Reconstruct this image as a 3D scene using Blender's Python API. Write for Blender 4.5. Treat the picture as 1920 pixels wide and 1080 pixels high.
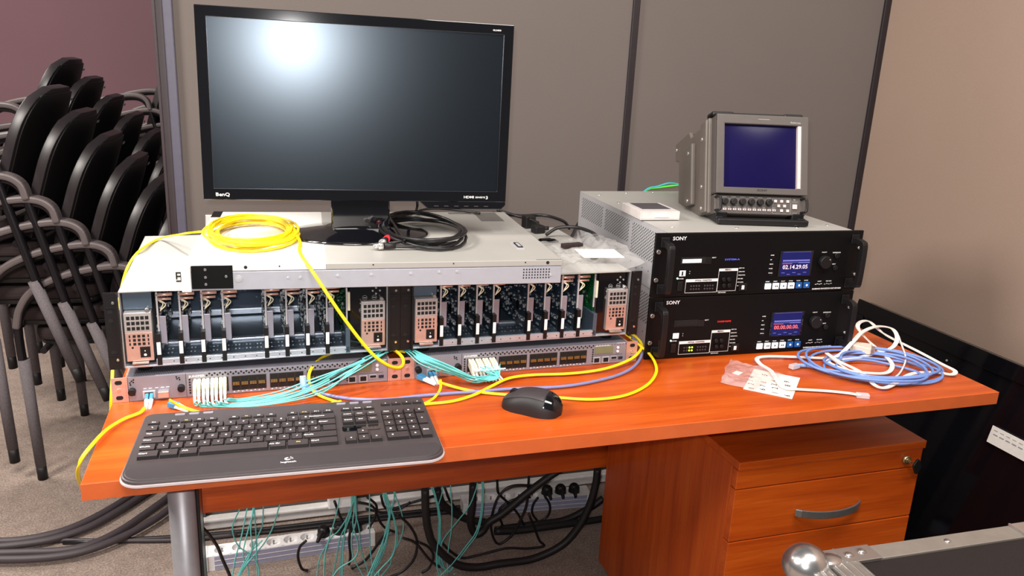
import bpy, math, random
from mathutils import Vector, Matrix
random.seed(7)
PI = math.pi
for o in list(bpy.data.objects): bpy.data.objects.remove(o)
scene = bpy.context.scene
COL = scene.collection

def lin(r, g, b):
    f = lambda c: (c/255/12.92) if c/255 <= .04045 else ((c/255+.055)/1.055)**2.4
    return (f(r), f(g), f(b), 1)

# ------------------------------------------------------------------ camera, light, exposure
YAW, PITCH, ROLL = .3145, .2773, .0477
cp, sp, cy, sy = math.cos(PITCH), math.sin(PITCH), math.cos(YAW), math.sin(YAW)
fw = Vector((sy*cp, cy*cp, -sp)); rt = Vector((cy, -sy, 0)); up = rt.cross(fw)
r2 = rt*math.cos(ROLL)+up*math.sin(ROLL); u2 = -rt*math.sin(ROLL)+up*math.cos(ROLL)
CAM = Vector((.2460, -1.0917, 1.3288))
cd = bpy.data.cameras.new('camera'); cam = bpy.data.objects.new('camera', cd); COL.objects.link(cam)
m = Matrix((r2, u2, -fw)).transposed().to_4x4(); m.translation = CAM
cam.matrix_world = m
cd.sensor_width = 36; cd.lens = 36*1500.6/1920; cd.clip_start = .02; cd.clip_end = 60
scene.camera = cam
scene.view_settings.view_transform = 'Standard'; scene.view_settings.look = 'None'
scene.view_settings.gamma = 1; scene.view_settings.use_curve_mapping = False
scene.view_settings.exposure = 0.50
w = bpy.data.worlds.new('world'); scene.world = w; w.use_nodes = True
w.node_tree.nodes['Background'].inputs[0].default_value = (.80, .78, .80, 1)
w.node_tree.nodes['Background'].inputs[1].default_value = .10

def aim(o, target):
    d = Vector(target)-o.location
    o.rotation_euler = d.to_track_quat('-Z', 'Y').to_euler()
def light(name, kind, loc, energy, color=(1, 1, 1), target=None, **kw):
    l = bpy.data.lights.new(name, kind); l.energy = energy; l.color = color
    for k, v in kw.items(): setattr(l, k, v)
    o = bpy.data.objects.new(name, l); o.location = loc; COL.objects.link(o)
    if target: aim(o, target)
    return o
WARM = (1, .93, .86)
light('ceiling_light_front', 'AREA', (.1, -1.05, 2.62), 29, WARM, (.35, .3, .7), shape='RECTANGLE', size=.7, size_y=.5)
light('ceiling_light_left', 'AREA', (-1.55, .05, 2.6), 62, WARM, (-.1, 1.0, .3), shape='RECTANGLE', size=.6, size_y=.6)
light('ceiling_light_rear', 'AREA', (-1.9, 2.5, 2.65), 60, WARM, (-.8, 2.6, 0), shape='RECTANGLE', size=1.2, size_y=.6)
light('ceiling_light_right', 'AREA', (1.35, -.7, 2.65), 27, WARM, (1.7, .3, .6), shape='RECTANGLE', size=1.2, size_y=.6)
light('ceiling_spot', 'SPOT', (-.45, .25, 2.60), 110, (1, .97, .93), (.06, .40, .95), spot_size=.46, spot_blend=.5, shadow_soft_size=.05)
light('camera_flash', 'POINT', CAM+u2*.03-r2*.02-fw*.01, 30, (1, .97, .95), shadow_soft_size=.012)

# ------------------------------------------------------------------ materials
MATS = {}
def nodes_of(name):
    m = bpy.data.materials.new(name); m.use_nodes = True; MATS[name] = m
    nt = m.node_tree; return m, nt, nt.nodes['Principled BSDF']
def coords(nt, scale=(1, 1, 1)):
    tc = nt.nodes.new('ShaderNodeTexCoord'); mp = nt.nodes.new('ShaderNodeMapping')
    mp.inputs['Scale'].default_value = scale; nt.links.new(tc.outputs['Object'], mp.inputs[0]); return mp.outputs[0]
def noise(nt, vec, scale, detail=4, rough=.6):
    n = nt.nodes.new('ShaderNodeTexNoise'); n.inputs['Scale'].default_value = scale
    n.inputs['Detail'].default_value = detail; n.inputs['Roughness'].default_value = rough
    nt.links.new(vec, n.inputs['Vector']); return n.outputs['Fac']
def ramp(nt, fac, stops):
    r = nt.nodes.new('ShaderNodeValToRGB'); e = r.color_ramp.elements
    e[0].position, e[0].color = stops[0]; e[1].position, e[1].color = stops[-1]
    for p_, c_ in stops[1:-1]:
        x = e.new(p_); x.color = c_
    nt.links.new(fac, r.inputs[0]); return r.outputs[0]
def bump(nt, b, h, strength, dist=.002):
    n = nt.nodes.new('ShaderNodeBump'); n.inputs['Strength'].default_value = strength; n.inputs['Distance'].default_value = dist
    nt.links.new(h, n.inputs['Height']); nt.links.new(n.outputs[0], b.inputs['Normal'])
def scl(c, k): return (min(c[0]*k, 1), min(c[1]*k, 1), min(c[2]*k, 1), 1)
def mat(name, rgb, rough=.5, metal=0, var=.06, scale=60, bmp=0, coat=0, emit=0, emit_rgb=None, alpha=1, trans=0, spec=None, ior=None):
    m, nt, b = nodes_of(name); c = lin(*rgb); v = coords(nt)
    n = noise(nt, v, scale)
    nt.links.new(ramp(nt, n, [(.3, scl(c, 1-var)), (.7, scl(c, 1+var))]), b.inputs['Base Color'])
    b.inputs['Roughness'].default_value = rough; b.inputs['Metallic'].default_value = metal
    if bmp: bump(nt, b, noise(nt, v, scale*6, 2), bmp)
    if coat: b.inputs['Coat Weight'].default_value = coat; b.inputs['Coat Roughness'].default_value = .05
    if emit: b.inputs['Emission Color'].default_value = lin(*(emit_rgb or rgb)); b.inputs['Emission Strength'].default_value = emit
    if trans: b.inputs['Transmission Weight'].default_value = trans
    if alpha < 1: b.inputs['Alpha'].default_value = alpha
    if spec is not None: b.inputs['Specular IOR Level'].default_value = spec
    return m
def wood(name, axis):
    m, nt, b = nodes_of(name)
    s = [9, 9, 9]; s[axis] = .9; v = coords(nt, s)
    n1 = noise(nt, v, 3.0, 6, .55); s2 = [60, 60, 60]; s2[axis] = 2.0
    n2 = noise(nt, coords(nt, s2), 4.0, 4, .6)
    c1 = ramp(nt, n1, [(.25, lin(164, 63, 15)), (.5, lin(190, 80, 20)), (.78, lin(208, 100, 30))])
    mx = nt.nodes.new('ShaderNodeMix'); mx.data_type = 'RGBA'; mx.blend_type = 'MULTIPLY'; mx.inputs[0].default_value = .5
    nt.links.new(c1, mx.inputs[6]); nt.links.new(ramp(nt, n2, [(.35, (.62, .55, .5, 1)), (.65, (1, 1, 1, 1))]), mx.inputs[7])
    nt.links.new(mx.outputs[2], b.inputs['Base Color']); b.inputs['Roughness'].default_value = .32
    bump(nt, b, n2, .06, .001); return m
def fabric(name, rgb, weave=900, var=.07, rough=.9, patch=None):
    m, nt, b = nodes_of(name); c = lin(*rgb); v = coords(nt)
    n = noise(nt, coords(nt, (1, 1, .35)), weave, 2, .8); n0 = noise(nt, v, 1.7, 3)
    mx = nt.nodes.new('ShaderNodeMix'); mx.data_type = 'RGBA'; mx.blend_type = 'MULTIPLY'; mx.inputs[0].default_value = 1
    nt.links.new(ramp(nt, n, [(.3, scl(c, 1-var*1.6)), (.7, scl(c, 1+var))]), mx.inputs[6])
    nt.links.new(ramp(nt, n0, [(.3, (.93, .93, .93, 1)), (.7, (1, 1, 1, 1))]), mx.inputs[7])
    nt.links.new(mx.outputs[2], b.inputs['Base Color']); b.inputs['Roughness'].default_value = rough
    b.inputs['Specular IOR Level'].default_value = .25
    bump(nt, b, n, .25, .0006); return m
def carpet():
    m, nt, b = nodes_of('carpet'); v = coords(nt)
    n = noise(nt, v, 190, 5, .75); n2 = noise(nt, v, 26, 4, .7)
    mx = nt.nodes.new('ShaderNodeMix'); mx.data_type = 'RGBA'; mx.blend_type = 'MULTIPLY'; mx.inputs[0].default_value = 1
    nt.links.new(ramp(nt, n, [(.3, lin(122, 108, 101)), (.5, lin(168, 150, 139)), (.72, lin(216, 198, 186))]), mx.inputs[6])
    nt.links.new(ramp(nt, n2, [(.3, (.72, .72, .72, 1)), (.7, (1, 1, 1, 1))]), mx.inputs[7])
    nt.links.new(mx.outputs[2], b.inputs['Base Color']); b.inputs['Roughness'].default_value = 1
    b.inputs['Specular IOR Level'].default_value = .1
    bump(nt, b, n, .8, .006); return m
def film(name, rgb, opacity, rough=.15):
    m, nt, b = nodes_of(name); nt.nodes.remove(b); out = nt.nodes['Material Output']
    t = nt.nodes.new('ShaderNodeBsdfTransparent'); g = nt.nodes.new('ShaderNodeBsdfPrincipled')
    g.inputs['Base Color'].default_value = lin(*rgb); g.inputs['Roughness'].default_value = rough
    mx = nt.nodes.new('ShaderNodeMixShader')
    v = coords(nt); n = noise(nt, v, 14, 4)
    r = ramp(nt, n, [(.3, (opacity*.6,)*3+(1,)), (.7, (min(1, opacity*1.4),)*3+(1,))])
    nt.links.new(r, mx.inputs[0]); nt.links.new(t.outputs[0], mx.inputs[1]); nt.links.new(g.outputs[0], mx.inputs[2])
    nt.links.new(mx.outputs[0], out.inputs[0]); bump(nt, g, n, .3, .01); return m

wood('wood_x', 0); wood('wood_z', 2); carpet()
mat('wood_edge', (196, 92, 44), .35, 0, .08, 20)
fabric('partition_fabric', (109, 101, 97)); fabric('partition_fabric_right', (158, 136, 122))
fabric('far_wall_paint', (122, 92, 99), 300, .03); mat('label_grey', (104, 102, 98), .6); mat('frame_lid', (172, 170, 165), .45, .1, .03, 12)
fabric('seat_fabric', (48, 38, 38), 700, .12); fabric('back_fabric', (52, 42, 42), 700, .12)
mat('strip_dark', (34, 28, 32), .5); mat('strip_brown', (64, 54, 58), .45); mat('strip_blue', (84, 82, 96), .4)
mat('trunk_white', (225, 222, 220), .45)
mat('black_gloss', (12, 12, 16), .08, 0, .05, coat=.6); mat('black_plastic', (19, 18, 20), .42, bmp=.1, spec=.4)
mat('black_matte', (7, 7, 8), .5, spec=.2); mat('black_panel', (7, 7, 8), .45, spec=.25); mat('black_rubber', (22, 20, 22), .55)
mat('screen_matte', (4, 7, 12), .27, 0, .03, 8, spec=1.0); mat('charcoal_key', (58, 51, 52), .38, bmp=.05); mat('key_side', (30, 27, 28), .45)
mat('keyboard_deck', (62, 55, 56), .40, 0, .10, 12); mat('keyboard_palm', (56, 50, 52), .50, 0, .12, 9)
mat('white_ink', (235, 235, 235), .6); mat('grey_ink', (150, 150, 150), .6); mat('amber_ink', (220, 190, 70), .6)
mat('clear_rim', (225, 215, 218), .12, alpha=.45)
mat('steel_light', (196, 196, 200), .38, .35, .04); mat('steel_lid', (170, 168, 163), .45, .15, .03, 12); mat('steel_lid_white', (232, 230, 226), .42, .1, .02, 12)
mat('steel_side', (196, 198, 208), .35, .45, .03); mat('steel_galv', (206, 204, 204), .36, .6, .06, 25); mat('steel_bright', (222, 220, 218), .22, .9, .05)
mat('slate', (92, 108, 124), .35, .5, .12, 8); mat('slate_dark', (44, 56, 70), .4, .4, .15, 10)
mat('rail_metal', (206, 214, 226), .3, .6, .08); mat('switch_grey', (146, 142, 152), .42, .25, .04); mat('switch_top', (120, 118, 128), .42, .35, .05)
mat('hole_dark', (8, 8, 9), .7); mat('cage_gold', (190, 150, 90), .35, .7, .3, 300); mat('cage_dark', (50, 44, 38), .5, .4, .2, 200)
mat('pcb_blue', (34, 50, 66), .45, 0, .25, 60); mat('pcb_green', (10, 74, 38), .4, 0, .2, 50); mat('chip', (16, 18, 22), .4); mat('solder', (176, 182, 186), .3, .6)
mat('copper_desk_tint', (222, 186, 174), .36, .6, .08); mat('bracket_lilac', (170, 168, 182), .35, .5)  # ears and faceplates: orange desk reflection put into the tint; card connectors: copper
mat('lcd_olive', (120, 122, 92), .3); mat('yellow_jacket', (244, 212, 22), .4, 0, .05); mat('yellow_pale', (246, 220, 70), .45)
mat('aqua_jacket', (104, 200, 196), .42, 0, .05); mat('blue_jacket', (108, 138, 200), .45, 0, .06); mat('lavender_jacket', (122, 124, 168), .5, 0, .06)
mat('white_jacket', (228, 220, 214), .42, 0, .03); mat('cream_plastic', (226, 222, 196), .42); mat('blue_plastic', (60, 132, 176), .35); mat('blue_boot', (130, 160, 214), .4)
mat('black_jacket', (24, 22, 24), .4); mat('grey_jacket', (64, 56, 60), .55); mat('clear_plastic', (225, 225, 232), .1, alpha=.45); mat('dsub_beige', (206, 196, 182), .5)
mat('white_plastic', (232, 230, 230), .4); mat('strip_grey', (158, 158, 182), .45); mat('paper', (238, 232, 226), .8); mat('paper_sheet', (226, 216, 206), .8)
mat('chair_arm', (92, 83, 83), .42); mat('chair_shell', (14, 11, 12), .5); mat('chair_frame', (26, 23, 27), .3, .3); mat('leg_sleeve', (106, 99, 102), .7, 0, .25, 260, bmp=.6); mat('chair_rim', (34, 28, 30), .40)
mat('desk_leg', (164, 162, 166), .45, .5, .05); mat('desk_leg_dark', (58, 58, 62), .25, .8)
mat('handle_satin', (150, 148, 146), .35, .8); mat('brass_lock', (190, 170, 130), .3, .9)
mat('crt_body', (98, 90, 84), .5, 0, .05, 40, bmp=.1); mat('crt_front', (80, 74, 71), .5, 0, .04, 40); mat('crt_tube', (20, 16, 60), .22, 0, .05, 10, spec=.15); mat('crt_inner', (200, 186, 186), .5)
mat('lcd_blue', (24, 27, 84), .3, spec=.2, emit=.12, emit_rgb=(36, 42, 120)); mat('lcd_line', (120, 124, 200), .4, emit=.3, emit_rgb=(110, 116, 200)); mat('digit_pale', (210, 190, 200), .5, emit=.5, emit_rgb=(200, 180, 196)); mat('digit_red', (220, 90, 90), .5, emit=.6, emit_rgb=(230, 96, 90))
mat('lit_white', (235, 235, 240), .4, emit=.35); mat('lit_blue', (20, 70, 130), .4, emit=.35, emit_rgb=(20, 80, 150)); mat('led_green', (170, 255, 180), .4, emit=2.0, emit_rgb=(150, 255, 190)); mat('led_yellow', (200, 230, 60), .4, emit=1.5, emit_rgb=(190, 230, 60)); mat('text_blue', (90, 96, 220), .4, emit=.4); mat('text_red', (220, 40, 36), .4, emit=.35)
mat('case_laminate', (22, 15, 16), .6, 0, .1, 200, bmp=.2); mat('aluminium', (188, 184, 180), .32, .85, .08, 30); mat('aluminium_dull', (158, 152, 144), .45, .6, .08, 30); mat('ball_steel', (205, 205, 205), .25, .95, .05)
mat('green_wire', (90, 220, 60), .4); mat('teal_wire', (60, 160, 170), .4); mat('red_plastic', (210, 40, 50), .4)
mat('case_clear', (235, 228, 226), .2, alpha=.7); mat('cassette_dark', (70, 66, 72), .35)
MATS['screen_matte'].node_tree.nodes['Principled BSDF'].inputs['Specular Tint'].default_value = (.72, .86, 1, 1)
film('bag_film', (214, 212, 210), .26); film('bag_film_pink', (225, 205, 205), .34)

# ------------------------------------------------------------------ mesh builder
def catmull(P, n):
    P = [Vector(q) for q in P]; out = []
    for i in range(len(P)-1):
        a = P[i-1] if i else P[0]*2-P[1]; b, c = P[i], P[i+1]; d = P[i+2] if i+2 < len(P) else P[-1]*2-P[-2]
        for k in range(n):
            t = k/n; t1 = t*t; t2 = t1*t
            out.append(.5*((2*b)+(c-a)*t+(2*a-5*b+4*c-d)*t1+(3*b-a-3*c+d)*t2))
    out.append(P[-1]); return out
_tc = {}
def text_mesh(s, extrude=.02):
    key = (s, extrude)
    if key not in _tc:
        cu = bpy.data.curves.new('t', 'FONT'); cu.body = s; cu.size = 1; cu.extrude = extrude; cu.resolution_u = 2; cu.offset = .012
        ob = bpy.data.objects.new('t', cu); COL.objects.link(ob)
        dg = bpy.context.evaluated_depsgraph_get(); me = bpy.data.meshes.new_from_object(ob.evaluated_get(dg))
        V = [v.co.copy() for v in me.vertices]; F = [tuple(p.vertices) for p in me.polygons]
        bpy.data.objects.remove(ob); bpy.data.meshes.remove(me)
        x0 = min(v.x for v in V); x1 = max(v.x for v in V); y0 = min(v.y for v in V); y1 = max(v.y for v in V)
        _tc[key] = ([Vector(((v.x-x0)/(x1-x0), (v.y-y0)/(y1-y0), v.z/extrude)) for v in V], F, (x1-x0)/(y1-y0))
    return _tc[key]
class MB:
    def __init__(s): s.v = []; s.f = []; s.mi = []; s.sm = []; s.M = Matrix.Identity(4)
    def add(s, V, F, m=0, smooth=False):
        n = len(s.v); s.v += [s.M @ Vector(q) for q in V]
        for f in F: s.f.append(tuple(i+n for i in f)); s.mi.append(m); s.sm.append(smooth)
        return s
    def box(s, a, b, m=0):
        x0, y0, z0 = a; x1, y1, z1 = b
        V = [(x0, y0, z0), (x1, y0, z0), (x1, y1, z0), (x0, y1, z0), (x0, y0, z1), (x1, y0, z1), (x1, y1, z1), (x0, y1, z1)]
        return s.add(V, [(3, 2, 1, 0), (4, 5, 6, 7), (0, 1, 5, 4), (1, 2, 6, 5), (2, 3, 7, 6), (3, 0, 4, 7)], m)
    def prism(s, pts, a, b, axis='z', m=0, smooth=False):
        n = len(pts)
        f = {'z': lambda p, t: (p[0], p[1], t), 'y': lambda p, t: (p[0], t, p[1]), 'x': lambda p, t: (t, p[0], p[1])}[axis]
        V = [f(p, a) for p in pts]+[f(p, b) for p in pts]
        F = [tuple(range(n))[::-1], tuple(range(n, 2*n))]
        s.add(V, F, m); k = len(s.v)-2*n
        for i in range(n):
            j = (i+1) % n; s.f.append((k+i, k+j, k+n+j, k+n+i)); s.mi.append(m); s.sm.append(smooth)
        return s
    def cyl(s, p0, p1, r0, r1=None, n=16, m=0, smooth=True):
        r1 = r0 if r1 is None else r1; p0, p1 = Vector(p0), Vector(p1); d = (p1-p0).normalized()
        a = d.orthogonal().normalized(); b = d.cross(a)
        V = []
        for p, r in ((p0, r0), (p1, r1)):
            V += [p+a*(r*math.cos(2*PI*i/n))+b*(r*math.sin(2*PI*i/n)) for i in range(n)]
        s.add(V, [tuple(range(n))[::-1], tuple(range(n, 2*n))], m); k = len(s.v)-2*n
        for i in range(n):
            j = (i+1) % n; s.f.append((k+i, k+j, k+n+j, k+n+i)); s.mi.append(m); s.sm.append(smooth)
        return s
    def tube(s, pts, r, n=8, m=0, sub=5, closed=False, flat=None, up=None):
        P = catmull(pts, sub) if sub > 1 else [Vector(q) for q in pts]
        R = (lambda i: r) if not callable(r) else (lambda i: r(i/(len(P)-1)))
        T = [(P[min(i+1, len(P)-1)]-P[max(i-1, 0)]).normalized() for i in range(len(P))]
        a = T[0].orthogonal().normalized() if up is None else (Vector(up)-T[0]*Vector(up).dot(T[0])).normalized()
        V = []
        for i, q in enumerate(P):
            if up is not None and flat: a2 = Vector(up)-T[i]*Vector(up).dot(T[i]); a = a2.normalized() if a2.length > .15 else (a-T[i]*a.dot(T[i])).normalized()
            else: a = (a-T[i]*a.dot(T[i])).normalized()
            b = T[i].cross(a)
            if flat: V += [q+b*(sx*flat[0]/2)+a*(sy*flat[1]/2) for sx, sy in ((-1, -1), (1, -1), (1, 1), (-1, 1))]
            else: V += [q+a*(R(i)*math.cos(2*PI*k/n))+b*(R(i)*math.sin(2*PI*k/n)) for k in range(n)]
        nn = 4 if flat else n; F = []
        for i in range(len(P)-1):
            for k in range(nn):
                j = (k+1) % nn; F.append((i*nn+k, i*nn+j, (i+1)*nn+j, (i+1)*nn+k))
        s.add(V, F, m, not flat); k = len(s.v)-len(V)
        s.f += [tuple(range(k, k+nn))[::-1], tuple(range(k+len(V)-nn, k+len(V)))]; s.mi += [m, m]; s.sm += [False, False]
        return s
    def sphere(s, c, r, m=0, nu=16, nv=10, sc=(1, 1, 1)):
        V = [(c[0], c[1], c[2]+r*sc[2])]
        for i in range(1, nv):
            t = PI*i/nv
            for j in range(nu):
                a = 2*PI*j/nu; V.append((c[0]+r*sc[0]*math.sin(t)*math.cos(a), c[1]+r*sc[1]*math.sin(t)*math.sin(a), c[2]+r*sc[2]*math.cos(t)))
        V.append((c[0], c[1], c[2]-r*sc[2])); F = [(0, 1+j, 1+(j+1) % nu) for j in range(nu)]
        for i in range(nv-2):
            for j in range(nu):
                k = (j+1) % nu; F.append((1+i*nu+j, 1+(i+1)*nu+j, 1+(i+1)*nu+k, 1+i*nu+k))
        b = 1+(nv-2)*nu; F += [(b+j, len(V)-1, b+(j+1) % nu) for j in range(nu)]
        return s.add(V, F, m, True)
    def lathe(s, prof, c=(0, 0, 0), n=32, m=0):
        V = []; k = len(prof)
        for i in range(n):
            a = 2*PI*i/n; V += [(c[0]+r*math.cos(a), c[1]+r*math.sin(a), c[2]+z) for r, z in prof]
        F = [(i*k+j, ((i+1) % n)*k+j, ((i+1) % n)*k+j+1, i*k+j+1) for i in range(n) for j in range(k-1)]
        return s.add(V, F, m, True)
    def text(s, t, x, z, h, y=0, w=None, m=0, plane='xz', depth=.0003, center=False):
        """plane xz: lettering standing on a front that faces -y; plane xy: lying, read from -y"""
        V, F, asp = text_mesh(t); w = w or h*asp
        if center: x -= w/2
        if plane == 'xz': V2 = [(x+v.x*w, y-depth*(v.z+1)/2, z+v.y*h) for v in V]
        else: V2 = [(x+v.x*w, z+v.y*h, y+depth*(v.z+1)/2) for v in V]
        return s.add(V2, F, m)
    def build(s, name, mats, parent=None, bevel=0, seg=2, loc=None, rot=None, weld=False):
        me = bpy.data.meshes.new(name); me.from_pydata([tuple(v) for v in s.v], [], s.f)
        for mm in ([mats] if isinstance(mats, str) else mats): me.materials.append(MATS[mm])
        me.polygons.foreach_set('material_index', s.mi); me.polygons.foreach_set('use_smooth', s.sm)
        me.update(); o = bpy.data.objects.new(name, me); COL.objects.link(o)
        if parent: o.parent = parent
        if loc: o.location = loc
        if rot: o.rotation_euler = rot
        if bevel:
            b = o.modifiers.new('bevel', 'BEVEL'); b.width = bevel; b.segments = seg; b.limit_method = 'ANGLE'; b.angle_limit = .7
            b.harden_normals = False
        return o
def tag(o, label, cat, group=None):
    o['label'] = label; o['category'] = cat
    if group: o['group'] = group
    return o
def empty(name, loc, rz, label, cat, group=None, rot=None):
    o = bpy.data.objects.new(name, None); o.empty_display_size = .05; COL.objects.link(o)
    o.location = loc; o.rotation_euler = rot or (0, 0, rz); return tag(o, label, cat, group)
def struct(o): o['kind'] = 'structure'; return o
def copy_thing(root, loc=None, rz=None, label=None):
    c = root.copy(); COL.objects.link(c)
    if loc is not None: c.location = loc
    if rz is not None: c.rotation_euler = (0, 0, rz)
    if label: c['label'] = label
    def kids(src, dst):
        for ch in list(src.children):
            if ch is dst: continue
            d = ch.copy(); COL.objects.link(d); d.parent = dst; kids(ch, d)
    kids(root, c); return c
def rrect(x0, y0, x1, y1, r, n=5):
    out = []
    for cx, cy_, a0 in ((x1-r, y1-r, 0), (x0+r, y1-r, 90), (x0+r, y0+r, 180), (x1-r, y0+r, 270)):
        for i in range(n+1):
            a = math.radians(a0+90*i/n); out.append((cx+r*math.cos(a), cy_+r*math.sin(a)))
    return out

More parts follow.
